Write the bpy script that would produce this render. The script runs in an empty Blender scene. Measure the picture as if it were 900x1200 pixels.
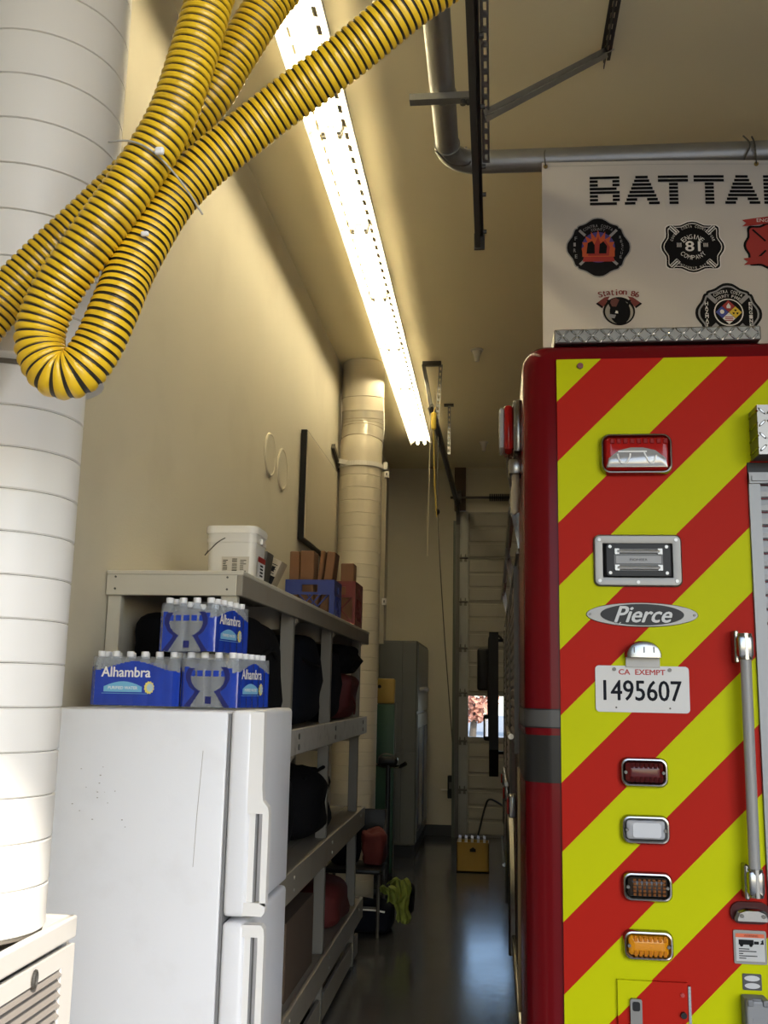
import bpy, bmesh, math, random
from mathutils import Vector, Matrix
R = math.radians
random.seed(7)
scene = bpy.context.scene
COL = scene.collection

# ------------------------------------------------------------------ camera
FPX = 1150.0
cam_d = bpy.data.cameras.new('camera'); cam = bpy.data.objects.new('camera', cam_d); COL.objects.link(cam)
cam_d.sensor_fit = 'HORIZONTAL'; cam_d.sensor_width = 36.0; cam_d.lens = 36.0 * FPX / 900.0
cam_d.clip_start = 0.02; cam_d.clip_end = 300
dY = Vector((128 / FPX, -212 / FPX, -1)).normalized()
dZ = Vector((0.02, 1, (0.02 * dY.x + dY.y) / -dY.z)).normalized()
dX = dY.cross(dZ)
mw = Matrix((dX, dY, dZ)).to_4x4(); mw.translation = Vector((0, 0, 1.78))
cam.matrix_world = mw
scene.camera = cam

# ------------------------------------------------------------------ sky, sun, exposure
SUN_DIR = Vector((-0.6, 1.0, -0.967)).normalized()
world = bpy.data.worlds.new('sky'); scene.world = world; world.use_nodes = True
wn = world.node_tree.nodes; wl = world.node_tree.links
sky = wn.new('ShaderNodeTexSky'); sky.sky_type = 'NISHITA'; sky.sun_disc = False
sky.sun_elevation = math.asin(-SUN_DIR.z); sky.sun_rotation = math.atan2(-SUN_DIR.x, -SUN_DIR.y)
wl.new(sky.outputs[0], wn['Background'].inputs[0]); wn['Background'].inputs[1].default_value = 0.73
sun_d = bpy.data.lights.new('sun', 'SUN'); sun_d.energy = 7.5; sun_d.angle = R(2.0); sun_d.color = (1, 0.93, 0.82)
sun = bpy.data.objects.new('sun', sun_d); COL.objects.link(sun)
sun.rotation_euler = SUN_DIR.to_track_quat('-Z', 'Y').to_euler(); sun.location = (6, -10, 12)
TUBE_STRENGTH = 26.0
vs = scene.view_settings
scene.display_settings.display_device = 'sRGB'
vs.view_transform = 'Standard'; vs.look = 'None'; vs.exposure = 0.0; vs.gamma = 1.0; vs.use_curve_mapping = False

# ------------------------------------------------------------------ materials
def lin(c):
    return tuple(((v / 255) / 12.92 if v / 255 <= 0.04045 else ((v / 255 + 0.055) / 1.055) ** 2.4) for v in c)
MATS = {}
def mat(name, col, rough=0.6, metal=0.0, var=0.0, scale=6.0, bump=0.0, bscale=60.0, spec=0.5, coat=0.0, dirt=None, rvar=0.0):
    """col is linear rgb; var = light/dark mottling; bump = fine relief; dirt = (rgb, amount, scale)"""
    if name in MATS: return MATS[name]
    m = bpy.data.materials.new(name); m.use_nodes = True; MATS[name] = m
    nt = m.node_tree; b = nt.nodes['Principled BSDF']
    b.inputs['Base Color'].default_value = (*col, 1); b.inputs['Roughness'].default_value = rough
    b.inputs['Metallic'].default_value = metal; b.inputs['Specular IOR Level'].default_value = spec
    b.inputs['Coat Weight'].default_value = coat
    tc = nt.nodes.new('ShaderNodeTexCoord')
    if var or dirt:
        n = nt.nodes.new('ShaderNodeTexNoise'); n.inputs['Scale'].default_value = scale; n.inputs['Detail'].default_value = 5
        nt.links.new(tc.outputs['Object'], n.inputs['Vector'])
        mx = nt.nodes.new('ShaderNodeMix'); mx.data_type = 'RGBA'
        mx.inputs[6].default_value = (*[max(0, v * (1 - var)) for v in col], 1)
        mx.inputs[7].default_value = (*[min(1, v * (1 + var)) for v in col], 1)
        nt.links.new(n.outputs['Fac'], mx.inputs[0]); out = mx.outputs[2]
        if dirt:
            n2 = nt.nodes.new('ShaderNodeTexNoise'); n2.inputs['Scale'].default_value = dirt[2]; n2.inputs['Detail'].default_value = 8
            nt.links.new(tc.outputs['Object'], n2.inputs['Vector'])
            rp = nt.nodes.new('ShaderNodeValToRGB'); rp.color_ramp.elements[0].position = 0.55; rp.color_ramp.elements[1].position = 0.75
            nt.links.new(n2.outputs['Fac'], rp.inputs[0])
            mu = nt.nodes.new('ShaderNodeMath'); mu.operation = 'MULTIPLY'; mu.inputs[1].default_value = dirt[1]
            nt.links.new(rp.outputs[0], mu.inputs[0])
            m2 = nt.nodes.new('ShaderNodeMix'); m2.data_type = 'RGBA'; m2.inputs[7].default_value = (*dirt[0], 1)
            nt.links.new(mu.outputs[0], m2.inputs[0]); nt.links.new(out, m2.inputs[6]); out = m2.outputs[2]
        nt.links.new(out, b.inputs['Base Color'])
        if rvar:
            mr = nt.nodes.new('ShaderNodeMapRange'); mr.inputs[3].default_value = rough - rvar; mr.inputs[4].default_value = rough + rvar
            nt.links.new(n.outputs['Fac'], mr.inputs[0]); nt.links.new(mr.outputs[0], b.inputs['Roughness'])
    if bump:
        nb = nt.nodes.new('ShaderNodeTexNoise'); nb.inputs['Scale'].default_value = bscale; nb.inputs['Detail'].default_value = 4
        nt.links.new(tc.outputs['Object'], nb.inputs['Vector'])
        bp = nt.nodes.new('ShaderNodeBump'); bp.inputs['Strength'].default_value = bump; bp.inputs['Distance'].default_value = 0.01
        nt.links.new(nb.outputs['Fac'], bp.inputs['Height']); nt.links.new(bp.outputs[0], b.inputs['Normal'])
    return m
def glassy(name, tint, clear, rough=0.05, diff=None):
    """thin clear sheet: mostly see-through, a little gloss, a little haze"""
    m = bpy.data.materials.new(name); m.use_nodes = True; MATS[name] = m
    nt = m.node_tree; nt.nodes.clear(); o = nt.nodes.new('ShaderNodeOutputMaterial')
    t = nt.nodes.new('ShaderNodeBsdfTransparent'); t.inputs[0].default_value = (*tint, 1)
    p = nt.nodes.new('ShaderNodeBsdfPrincipled'); p.inputs['Base Color'].default_value = (*(diff or tint), 1); p.inputs['Roughness'].default_value = rough
    x = nt.nodes.new('ShaderNodeMixShader'); x.inputs[0].default_value = clear
    nt.links.new(p.outputs[0], x.inputs[1]); nt.links.new(t.outputs[0], x.inputs[2]); nt.links.new(x.outputs[0], o.inputs[0])
    return m
def emit(name, col, s):
    m = bpy.data.materials.new(name); m.use_nodes = True; MATS[name] = m
    b = m.node_tree.nodes['Principled BSDF']; b.inputs['Base Color'].default_value = (*col, 1)
    b.inputs['Emission Color'].default_value = (*col, 1); b.inputs['Emission Strength'].default_value = s
    return m

M_WALL = mat('wall_paint', (0.56, 0.52, 0.415), 0.75, var=0.05, scale=1.3, bump=0.08, bscale=90, dirt=((0.30, 0.25, 0.18), 0.25, 1.1))
M_CEIL = mat('ceiling_paint', (0.80, 0.71, 0.48), 0.8, var=0.05, scale=0.9, bump=0.05, bscale=120)
M_FLOOR = mat('polished_concrete', (0.055, 0.056, 0.06), 0.17, var=0.25, scale=1.7, bump=0.06, bscale=14, dirt=((0.05, 0.05, 0.05), 0.6, 3.0), rvar=0.06)
M_APRON = mat('apron_concrete', (0.24, 0.235, 0.225), 0.85, var=0.12, scale=2)
M_BASE = mat('dark_vinyl', (0.02, 0.02, 0.022), 0.5)
M_WHITE = mat('white_paint', (0.64, 0.61, 0.56), 0.4, var=0.03, scale=3, dirt=((0.4, 0.37, 0.3), 0.15, 5))
M_DUCT = mat('white_duct_jacket', (0.76, 0.73, 0.67), 0.42, var=0.03, scale=4, bump=0.05, bscale=30)
M_SEAM = mat('duct_seam', (0.16, 0.14, 0.11), 0.6)
M_FRIDGE = mat('fridge_enamel', (0.76, 0.77, 0.79), 0.32, var=0.02, scale=5, bump=0.03, bscale=180, dirt=((0.45, 0.42, 0.38), 0.10, 9))
M_FHAND = mat('fridge_handle_plastic', (0.80, 0.79, 0.76), 0.35, var=0.02)
M_GASKET = mat('grey_gasket', (0.20, 0.20, 0.20), 0.7)
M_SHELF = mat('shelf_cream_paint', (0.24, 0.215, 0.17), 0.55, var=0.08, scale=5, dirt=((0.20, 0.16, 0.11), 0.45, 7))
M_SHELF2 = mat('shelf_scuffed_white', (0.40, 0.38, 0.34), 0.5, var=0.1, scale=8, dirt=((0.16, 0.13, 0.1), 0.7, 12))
M_STEEL = mat('galvanised_steel', (0.33, 0.33, 0.32), 0.42, 0.75, var=0.15, scale=9)
M_DSTEEL = mat('dark_steel', (0.10, 0.095, 0.085), 0.45, 0.6, var=0.15, scale=9)
M_CHROME = mat('chrome', (0.27, 0.265, 0.25), 0.24, 1.0)
M_BRUSH = mat('brushed_aluminium', (0.17, 0.165, 0.155), 0.45, 0.9, var=0.06, scale=20)
M_BLACK = mat('black_plastic', (0.008, 0.008, 0.009), 0.4, spec=0.2)
M_RUBBER = mat('tyre_rubber', (0.018, 0.018, 0.018), 0.75, bump=0.2)
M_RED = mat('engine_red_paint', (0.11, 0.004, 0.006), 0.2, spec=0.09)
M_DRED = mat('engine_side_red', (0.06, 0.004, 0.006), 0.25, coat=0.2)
M_SHUT = mat('shutter_grey', (0.13, 0.10, 0.09), 0.4, 0.35)
M_LSHUT = mat('shutter_light', (0.22, 0.225, 0.23), 0.45, 0.25, var=0.04)
M_YEL = mat('hose_yellow', (0.80, 0.50, 0.018), 0.3, var=0.08, scale=20, dirt=((0.35, 0.16, 0.02), 0.5, 14))
M_HBLK = mat('hose_black_band', (0.02, 0.014, 0.008), 0.5)
M_TREAD = mat('tread_plate', (0.19, 0.18, 0.165), 0.33, 0.9)
M_PRINTB = mat('print_black', (0.007, 0.007, 0.008), 0.6, spec=0.1)
M_PRINTW = mat('print_white', (0.75, 0.74, 0.72), 0.5)
M_PRINTG = mat('print_grey', (0.28, 0.28, 0.29), 0.5)
M_PRINTR = mat('print_red', (0.33, 0.02, 0.016), 0.5)
M_PRINTO = mat('print_orange', (0.52, 0.085, 0.02), 0.5)
M_PRINTP = mat('print_purple', (0.06, 0.035, 0.22), 0.5)
M_PRINTY = mat('print_yellow', (0.72, 0.50, 0.03), 0.5)
M_PRINTBL = mat('print_blue', (0.04, 0.06, 0.30), 0.5)
M_BANNER = mat('banner_vinyl', (0.56, 0.53, 0.50), 0.5, var=0.02, scale=2)
M_GREYL = mat('silver_letter', (0.42, 0.42, 0.41), 0.4, 0.0)

def stripes():
    m = bpy.data.materials.new('chevron_sheeting'); m.use_nodes = True
    nt = m.node_tree; b = nt.nodes['Principled BSDF']; b.inputs['Roughness'].default_value = 0.45
    b.inputs['Specular IOR Level'].default_value = 0.05
    g = nt.nodes.new('ShaderNodeNewGeometry'); s = nt.nodes.new('ShaderNodeSeparateXYZ'); nt.links.new(g.outputs['Position'], s.inputs[0])
    def mth(op, a, bb=None):
        n = nt.nodes.new('ShaderNodeMath'); n.operation = op
        for i, v in enumerate((a, bb)):
            if v is None: continue
            if isinstance(v, (int, float)): n.inputs[i].default_value = v
            else: nt.links.new(v, n.inputs[i])
        return n.outputs[0]
    dx = mth('ABSOLUTE', mth('SUBTRACT', s.outputs[0], 1.325))
    v = mth('ADD', mth('ADD', s.outputs[2], dx), -1.325 - 2.5275 + 20 * 0.4096)
    w = mth('MODULO', v, 0.4096)
    is_red = mth('GREATER_THAN', w, 0.2048)
    mx = nt.nodes.new('ShaderNodeMix'); mx.data_type = 'RGBA'
    mx.inputs[6].default_value = (0.42, 0.44, 0.001, 1); mx.inputs[7].default_value = (0.34, 0.012, 0.006, 1)
    nt.links.new(is_red, mx.inputs[0]); nt.links.new(mx.outputs[2], b.inputs['Base Color'])
    return m
M_CHEV = stripes()

# ------------------------------------------------------------------ mesh helpers
W = {}          # world position of each object's origin (things built in world coordinates)
class MB:
    def __init__(s): s.v = []; s.f = []; s.m = []
    def add(s, verts, faces, mi=0):
        o = len(s.v); s.v += [Vector(p) for p in verts]
        s.f += [tuple(i + o for i in f) for f in faces]; s.m += [mi] * len(faces); return s
    def box(s, x0, x1, y0, y1, z0, z1, mi=0):
        x0, x1 = sorted((x0, x1)); y0, y1 = sorted((y0, y1)); z0, z1 = sorted((z0, z1))
        return s.add([(x0, y0, z0), (x1, y0, z0), (x1, y1, z0), (x0, y1, z0), (x0, y0, z1), (x1, y0, z1), (x1, y1, z1), (x0, y1, z1)],
                     [(0, 3, 2, 1), (4, 5, 6, 7), (0, 1, 5, 4), (1, 2, 6, 5), (2, 3, 7, 6), (3, 0, 4, 7)], mi)
    def rbox(s, x0, x1, y0, y1, z0, z1, r=0.01, seg=2, mi=0):
        bm = bmesh.new(); bmesh.ops.create_cube(bm, size=1)
        for v in bm.verts: v.co = Vector(((x0 + x1) / 2 + v.co.x * abs(x1 - x0), (y0 + y1) / 2 + v.co.y * abs(y1 - y0), (z0 + z1) / 2 + v.co.z * abs(z1 - z0)))
        r = min(r, abs(x1 - x0) * .49, abs(y1 - y0) * .49, abs(z1 - z0) * .49)
        bmesh.ops.bevel(bm, geom=list(bm.edges), offset=r, segments=seg, affect='EDGES', profile=0.5)
        bm.verts.index_update()
        s.add([v.co.copy() for v in bm.verts], [tuple(v.index for v in f.verts) for f in bm.faces], mi); bm.free(); return s
    def beam(s, p0, p1, w, h, up=(0, 0, 1), mi=0):
        p0 = Vector(p0); p1 = Vector(p1); d = (p1 - p0).normalized(); u = Vector(up)
        if abs(d.dot(u)) > 0.98: u = Vector((0, 1, 0))
        a = d.cross(u).normalized() * w / 2; b = a.cross(d).normalized() * h / 2
        vs_ = [p + i * a + j * b for p in (p0, p1) for i, j in ((-1, -1), (1, -1), (1, 1), (-1, 1))]
        return s.add(vs_, [(0, 1, 2, 3), (7, 6, 5, 4), (0, 4, 5, 1), (1, 5, 6, 2), (2, 6, 7, 3), (3, 7, 4, 0)], mi)
    def tube(s, path, r, n=10, caps=True, mi=0):
        P = [Vector(p) for p in path]; rs = r if isinstance(r, (list, tuple)) else [r] * len(P)
        t = [(P[min(i + 1, len(P) - 1)] - P[max(i - 1, 0)]).normalized() for i in range(len(P))]
        u = t[0].orthogonal().normalized(); V = []
        for i, p in enumerate(P):
            u = (u - t[i] * u.dot(t[i]))
            u = u.normalized() if u.length > 1e-6 else t[i].orthogonal().normalized()
            w = t[i].cross(u)
            V += [p + rs[i] * (math.cos(2 * math.pi * k / n) * u + math.sin(2 * math.pi * k / n) * w) for k in range(n)]
        F = [(i * n + k, i * n + (k + 1) % n, (i + 1) * n + (k + 1) % n, (i + 1) * n + k) for i in range(len(P) - 1) for k in range(n)]
        if caps: F += [tuple(reversed(range(n))), tuple(range((len(P) - 1) * n, len(P) * n))]
        return s.add(V, F, mi)
    def lathe(s, prof, c=(0, 0, 0), n=24, mi=0):
        """prof: list of (r, z) turned about the vertical through c"""
        c = Vector(c); V = [c + Vector((r * math.cos(2 * math.pi * k / n), r * math.sin(2 * math.pi * k / n), z)) for r, z in prof for k in range(n)]
        F = [(i * n + k, i * n + (k + 1) % n, (i + 1) * n + (k + 1) % n, (i + 1) * n + k) for i in range(len(prof) - 1) for k in range(n)]
        F += [tuple(reversed(range(n))), tuple(range((len(prof) - 1) * n, len(prof) * n))]
        return s.add(V, F, mi)
    def layers(s, polys, caps=True, mi=0):
        n = len(polys[0]); V = [p for q in polys for p in q]
        F = [(i * n + k, i * n + (k + 1) % n, (i + 1) * n + (k + 1) % n, (i + 1) * n + k) for i in range(len(polys) - 1) for k in range(n)]
        if caps: F += [tuple(reversed(range(n))), tuple(range((len(polys) - 1) * n, len(polys) * n))]
        return s.add(V, F, mi)
    def prism(s, poly, axis, a0, a1, mi=0):
        def pt(p, a): return {'x': (a, p[0], p[1]), 'y': (p[0], a, p[1]), 'z': (p[0], p[1], a)}[axis]
        return s.layers([[pt(p, a0) for p in poly], [pt(p, a1) for p in poly]], mi=mi)
    def map(s, fn): s.v = [Vector(fn(p)) for p in s.v]; return s
    def build(s, name, m, parent=None, smooth=False, world_at=None):
        if parent is not None: org = W[parent.name]
        elif world_at is not None: org = Vector(world_at)
        else:
            lo = [min(p[i] for p in s.v) for i in range(3)]; hi = [max(p[i] for p in s.v) for i in range(3)]
            org = Vector(((lo[0] + hi[0]) / 2, (lo[1] + hi[1]) / 2, lo[2]))
        me = bpy.data.meshes.new(name); me.from_pydata([tuple(p - org) for p in s.v], [], s.f)
        for mm in (m if isinstance(m, (list, tuple)) else [m]): me.materials.append(mm)
        me.polygons.foreach_set('material_index', s.m)
        bm = bmesh.new(); bm.from_mesh(me); bmesh.ops.recalc_face_normals(bm, faces=bm.faces); bm.to_mesh(me); bm.free()
        if smooth:
            me.polygons.foreach_set('use_smooth', [True] * len(me.polygons))
            me.set_sharp_from_angle(angle=R(35))
        o = bpy.data.objects.new(name, me); COL.objects.link(o)
        if parent is not None: o.parent = parent
        else: o.location = org
        W[o.name] = org.copy()
        if name in SMALL: o['kind'] = 'stuff'
        return o
SMALL = {'led_array', 'plate_screw', 'lens_screw', 'screw', 'badge_screw', 'cover_screw', 'lens_rib', 'label_print', 'lamp_slot', 'lamp_bar', 'placard_print', 'scuff_mark', 'shutter_ribs', 'gear_teeth', 'spoke', 'flash_tube', 'lid_hinge', 'tie_buckle', 'hem_seam', 'badge_lettering', 'brand_lettering', 'label_lettering', 'carton_print', 'hanging_cord', 'bolt_pair', 'plate_number', 'plate_heading', 'side_lettering', 'lettering', 'chain', 'spring', 'clip_slot', 'navy_print'}
def empty(name, loc, label, cat, group=None, rz=0.0, local=False):
    o = bpy.data.objects.new(name, None); COL.objects.link(o); o.location = loc; o.rotation_euler = (0, 0, rz); o.empty_display_size = 0.1
    W[o.name] = Vector((0, 0, 0)) if local else Vector(loc)
    return tag(o, label, cat, group)
def tag(o, label, cat=None, group=None, kind=None):
    if label: o['label'] = label
    if cat: o['category'] = cat
    if group: o['group'] = group
    if kind: o['kind'] = kind
    return o
def struct(o): o['kind'] = 'structure'; return o
def piece(name, mesh, loc, parent, rot=None):
    """another object on shared mesh data; loc is in the coordinates the parent was built in"""
    o = bpy.data.objects.new(name, mesh); COL.objects.link(o); o.parent = parent; o.location = Vector(loc) - W[parent.name]
    if rot: o.rotation_euler = rot
    W[o.name] = Vector(loc); return o
def shared(mb, name, m, smooth=False):
    o = mb.build(name, m, None, smooth, world_at=(0, 0, 0)); me = o.data; bpy.data.objects.remove(o); return me
def copy_tree(o, parent=None):
    c = o.copy(); COL.objects.link(c); c.parent = parent
    for ch in list(o.children): copy_tree(ch, c)
    return c
def rr(cx, cy, w, h, r, n=5):
    r = min(r, w / 2 - 1e-4, h / 2 - 1e-4); pts = []
    for sx, sy, a0 in ((1, 1, 0), (-1, 1, 90), (-1, -1, 180), (1, -1, 270)):
        for k in range(n + 1):
            a = R(a0 + 90 * k / n); pts.append((cx + sx * (w / 2 - r) + r * math.cos(a), cy + sy * (h / 2 - r) + r * math.sin(a)))
    return pts
def ell(cx, cy, a, b, n=40): return [(cx + a * math.cos(2 * math.pi * k / n), cy + b * math.sin(2 * math.pi * k / n)) for k in range(n)]
def spline(P, n):
    """Catmull-Rom through P, n samples a span"""
    P = [Vector(p) for p in P]; out = []
    for i in range(len(P) - 1):
        p0, p1, p2, p3 = P[max(i - 1, 0)], P[i], P[i + 1], P[min(i + 2, len(P) - 1)]
        for k in range(n):
            t = k / n
            out.append(0.5 * ((2 * p1) + (p2 - p0) * t + (2 * p0 - 5 * p1 + 4 * p2 - p3) * t * t + (3 * p1 - p0 - 3 * p2 + p3) * t ** 3))
    return out + [P[-1]]
_txt = {}
def text2d(s, size=1.0, shear=0.0):
    """(verts2d, faces, width) of a line of lettering"""
    k = (s, shear)
    if k not in _txt:
        c = bpy.data.curves.new('lettering', 'FONT'); c.body = s; c.size = 1.0; c.shear = shear; c.resolution_u = 3
        o = bpy.data.objects.new('lettering', c); COL.objects.link(o)
        me = bpy.data.meshes.new_from_object(o.evaluated_get(bpy.context.evaluated_depsgraph_get()))
        _txt[k] = ([(v.co.x, v.co.y) for v in me.vertices], [tuple(p.vertices) for p in me.polygons])
        bpy.data.objects.remove(o); bpy.data.curves.remove(c); bpy.data.meshes.remove(me)
    return _txt[k]
def lettering(mb, s, cx, cz, width, height, fn, shear=0.0, rot=0.0, bold=0.0):
    """puts lettering centred on (cx,cz), fitted to width x height, through fn(u,v) -> 3D"""
    v, f = text2d(s, 1.0, shear)
    if not v: return
    x0, x1 = min(p[0] for p in v), max(p[0] for p in v); y0, y1 = min(p[1] for p in v), max(p[1] for p in v)
    o0, oa, ob = Vector(fn(cx, cz)), Vector(fn(cx + .001, cz)), Vector(fn(cx, cz + .001)); nn = (oa - o0).cross(ob - o0).normalized()
    for q, (dx, dz) in enumerate(((0, 0),) if not bold else ((-bold, 0), (bold, 0), (0, bold * .6), (0, -bold * .6))):
        out = []
        for x, y in v:
            u = ((x - x0) / (x1 - x0) - .5) * width + dx; w_ = ((y - y0) / (y1 - y0) - .5) * height + dz
            out.append(Vector(fn(cx + u * math.cos(rot) - w_ * math.sin(rot), cz + u * math.sin(rot) + w_ * math.cos(rot))) + nn * (q * .00015))
        mb.add(out, f)
def arc_text(mb, s, cx, cz, rad, mid, step, w, h, fn, flip=False):
    """letters along an arc; mid and step in degrees"""
    n = len(s)
    for i, ch in enumerate(s):
        if ch == ' ': continue
        a = R(mid + (1 if flip else -1) * (i - (n - 1) / 2) * step)
        lettering(mb, ch, cx + rad * math.cos(a), cz + rad * math.sin(a), w * (.3 if ch in "iIl1'" else .6 if ch == 't' else 1), h if ch not in "aon'" else h * .72, fn, rot=a + (math.pi / 2 if flip else -math.pi / 2))

# ================================================================== THE BUILDING
XL, XR, YN, YF, ZC = -1.4, 5.2, -0.4, 12.9, 4.74
struct(MB().box(XL - .2, XR + .2, YN - .2, YF + .2, -0.2, 0).build('floor', M_FLOOR))
struct(MB().box(XL - .2, XR + .2, YN - .2, YF + .2, ZC, ZC + .2).build('ceiling', M_CEIL))
struct(MB().box(XL - .2, XL, YN - .2, YF + .2, 0, ZC).build('wall_left', M_WALL))
struct(MB().box(XR, XR + .2, YN - .2, YF + .2, 0, ZC).build('wall_right', M_WALL))
DXL, DXR, DZ = -0.44, 3.5, 4.14          # far door opening
struct(MB().box(XL, DXL, YF, YF + .2, 0, ZC).box(DXR, XR, YF, YF + .2, 0, ZC).box(DXL, DXR, YF, YF + .2, DZ, ZC).build('wall_back', M_WALL))
struct(MB().box(XL, -.15, YN - .2, YN, 0, ZC).box(3.7, XR, YN - .2, YN, 0, ZC).box(-.15, 3.7, YN - .2, YN, 3.78, ZC).build('wall_front', M_WALL))
struct(MB().rbox(XL, -.5, YF - .018, YF, 0, .13, .004).build('baseboard_back', M_BASE))
struct(MB().rbox(XL, XL + .018, 0, YF - .02, 0, .13, .004).build('baseboard_left', M_BASE))
struct(MB().rbox(-.513, -.362, YF - .06, YF, 4.15, ZC, .006).build('trim_1', mat('brown_post', (0.075, 0.045, 0.025), 0.6, var=.2)))
struct(MB().box(-60, 60, -60, 90, -.3, -.21).build('ground', M_APRON))

# far sectional door: sections with end stiles, ribs and hinges, one glazed section
door = bpy.data.objects.new('door_1', None); COL.objects.link(door); door.location = (1.5, YF - .03, 0); W['door_1'] = Vector(door.location)
struct(door)
M_DOOR = mat('door_beige_steel', (0.34, 0.32, 0.27), 0.5, var=.06, scale=2, dirt=((.2, .18, .14), .3, 3))
M_STILE = mat('door_stile_steel', (0.27, 0.27, 0.25), 0.45, .4, var=.1)
levels = [0.02, .573, 1.173, 1.774, 2.341, 2.939, 3.514, 4.14]
dy0, dy1 = YF - .06, YF - .02
for i in range(7):
    z0, z1 = levels[i] + .006, levels[i + 1] - .006
    if i != 2:
        sec = MB().box(DXL, DXR, dy0 + .012, dy1, z0, z1).box(DXL, DXR, dy1, dy1 + .006, z0 - (.006 if i else .026), z1 + .006)
        for a, b in ((.02, .30), (.35, .63), (.68, .97)):
            h = z1 - z0; sec.rbox(-.315, DXR - .12, dy0 - .004, dy0 + .014, z0 + a * h, z0 + b * h, .008, 1)
        sec.build('door_section', M_DOOR, door)
    else:
        sec = MB().box(DXL, DXR, dy0, dy1 + .006, z0 - .006, z0 + .045).box(DXL, DXR, dy0, dy1 + .006, z1 - .03, z1 + .006)
        xs = [-.32, .42, 1.16, 1.90, 2.64, 3.38]
        for x in xs: sec.box(x - .03 if x > 0 else DXL, x + .03 if x < 3 else DXR, dy0, dy1, z0, z1) if x > 0 else sec.box(DXL, -.318, dy0, dy1, z0, z1)
        so = sec.build('glazed_section', M_DOOR, door)
        M_PANE = glassy('window_pane', (.96, .98, 1), .92, .03, (.5, .5, .5))
        for a, b in zip(xs[:-1], xs[1:]):
            MB().box(a, b, dy0 + .015, dy0 + .02, z0 + .04, z1 - .02).build('window_pane', M_PANE, so)
    st = MB().box(DXL - .03, -.325, dy0 - .014, dy0 - .004, z0, z1).box(DXL + .015, DXL + .03, dy0 - .026, dy0 - .01, z0, z1).box(-.36, -.345, dy0 - .026, dy0 - .01, z0, z1)
    st.build('end_stile', M_STILE, door)
    if i: 
        hg = MB()
        for x in (-.42, -.36): hg.prism([(x - .018, levels[i] - .05), (x + .018, levels[i] - .05), (x + .006, levels[i] + .05), (x - .006, levels[i] + .05)], 'y', dy0 - .034, dy0 - .024)
        hg.tube([(-.46, dy0 - .035, levels[i]), (-.33, dy0 - .035, levels[i])], .012, 8)
        hg.build('hinge', M_DSTEEL, door)

# spring shaft over the far door
sh = empty('door_spring_shaft', (1.2, 12.5, 4.2), 'dark horizontal spring shaft above the far garage door', 'shaft')
MB().tube([(-.56, 12.7, 4.3), (3.6, 12.7, 4.3)], .018, 10).build('shaft', M_DSTEEL, sh)
sp = MB()
for k in range(40): sp.tube([(-.05 + k * .02, 12.7, 4.3), (-.036 + k * .02, 12.7, 4.3)], .05, 12)
sp.build('spring', M_BLACK, sh, True)
MB().tube([(-.47, 12.7, 4.3), (-.42, 12.7, 4.3)], .09, 18).build('cable_drum', M_DSTEEL, sh, True)
MB().box(-.50, -.48, 12.62, 12.89, 4.22, 4.38).build('bearing_plate', M_DSTEEL, sh)

def perf(mb, p0, p1, wdir, w, th=.004, pitch=.055, slot=.03):
    """perforated strip: two rails and rungs, so the slots are open"""
    p0, p1, wd = Vector(p0), Vector(p1), Vector(wdir).normalized(); d = (p1 - p0); L = d.length; d.normalize(); nn = d.cross(wd).normalized()
    def slab(a, b, c, e):
        V = [p0 + d * s + wd * t + nn * q for q in (-th / 2, th / 2) for s, t in ((a, c), (b, c), (b, e), (a, e))]
        mb.add(V, [(3, 2, 1, 0), (4, 5, 6, 7), (0, 1, 5, 4), (1, 2, 6, 5), (2, 3, 7, 6), (3, 0, 4, 7)])
    slab(0, L, 0, w * .3); slab(0, L, w * .7, w); s = 0
    while s < L:
        slab(s, min(L, s + pitch - slot), w * .3, w * .7); s += pitch

# horizontal + vertical track of the far door
ft = empty('far_door_track', (-.48, 12.7, 0), 'dark steel track curving up from far garage door to ceiling', 'door track')
path = [(-.475, 12.78, 0.0), (-.475, 12.78, 3.95), (-.476, 12.74, 4.08), (-.478, 12.62, 4.19), (-.48, 12.45, 4.23), (-.53, 8.05, 4.17)]
path = [Vector(p) for p in path]; mb = MB()
for a, b in zip(path[:-1], path[1:]): mb.beam(a, b, .016, .055, (0, 1, .2)); mb.beam(a + Vector((.022, 0, 0)), b + Vector((.022, 0, 0)), .035, .01, (0, 1, .2))
mb.build('rail', M_DSTEEL, ft)
MB().box(-.52, -.485, 12.76, 12.89, .0, 4.0).build('wall_angle', mat('green_grey_steel', (.09, .10, .08), .5, .4), ft)
fh = empty('track_hanger', (-.55, 8.5, 4.2), 'angle iron hanger holding the far door track under the ceiling', 'bracket')
mb = MB().beam((-.64, 8.55, ZC - .02), (-.47, 8.55, ZC - .02), .04, .04); mb.build('cross_angle', M_DSTEEL, fh)
mb = MB().beam((-.63, 8.55, ZC - .03), (-.535, 8.3, 4.2), .035, .006).beam((-.63, 8.56, ZC - .03), (-.535, 8.31, 4.2), .006, .035); mb.build('angle_leg', M_STEEL, fh)
mb = MB(); perf(mb, (-.49, 8.55, ZC - .03), (-.52, 8.5, 4.12), (1, 0, 0), .035); mb.build('angle_leg', M_STEEL, fh)
f2 = empty('track_hanger', (-.47, 9.9, 4.2), 'short hanger farther along the far door track', 'bracket')
mb = MB().beam((-.51, 9.9, ZC - .012), (-.41, 9.9, ZC - .012), .05, .02); mb.build('ceiling_plate', M_DSTEEL, f2)
mb = MB(); perf(mb, (-.47, 9.9, ZC - .02), (-.47, 9.9, 4.2), (1, 0, 0), .03); mb.build('angle_leg', M_STEEL, f2)

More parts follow.
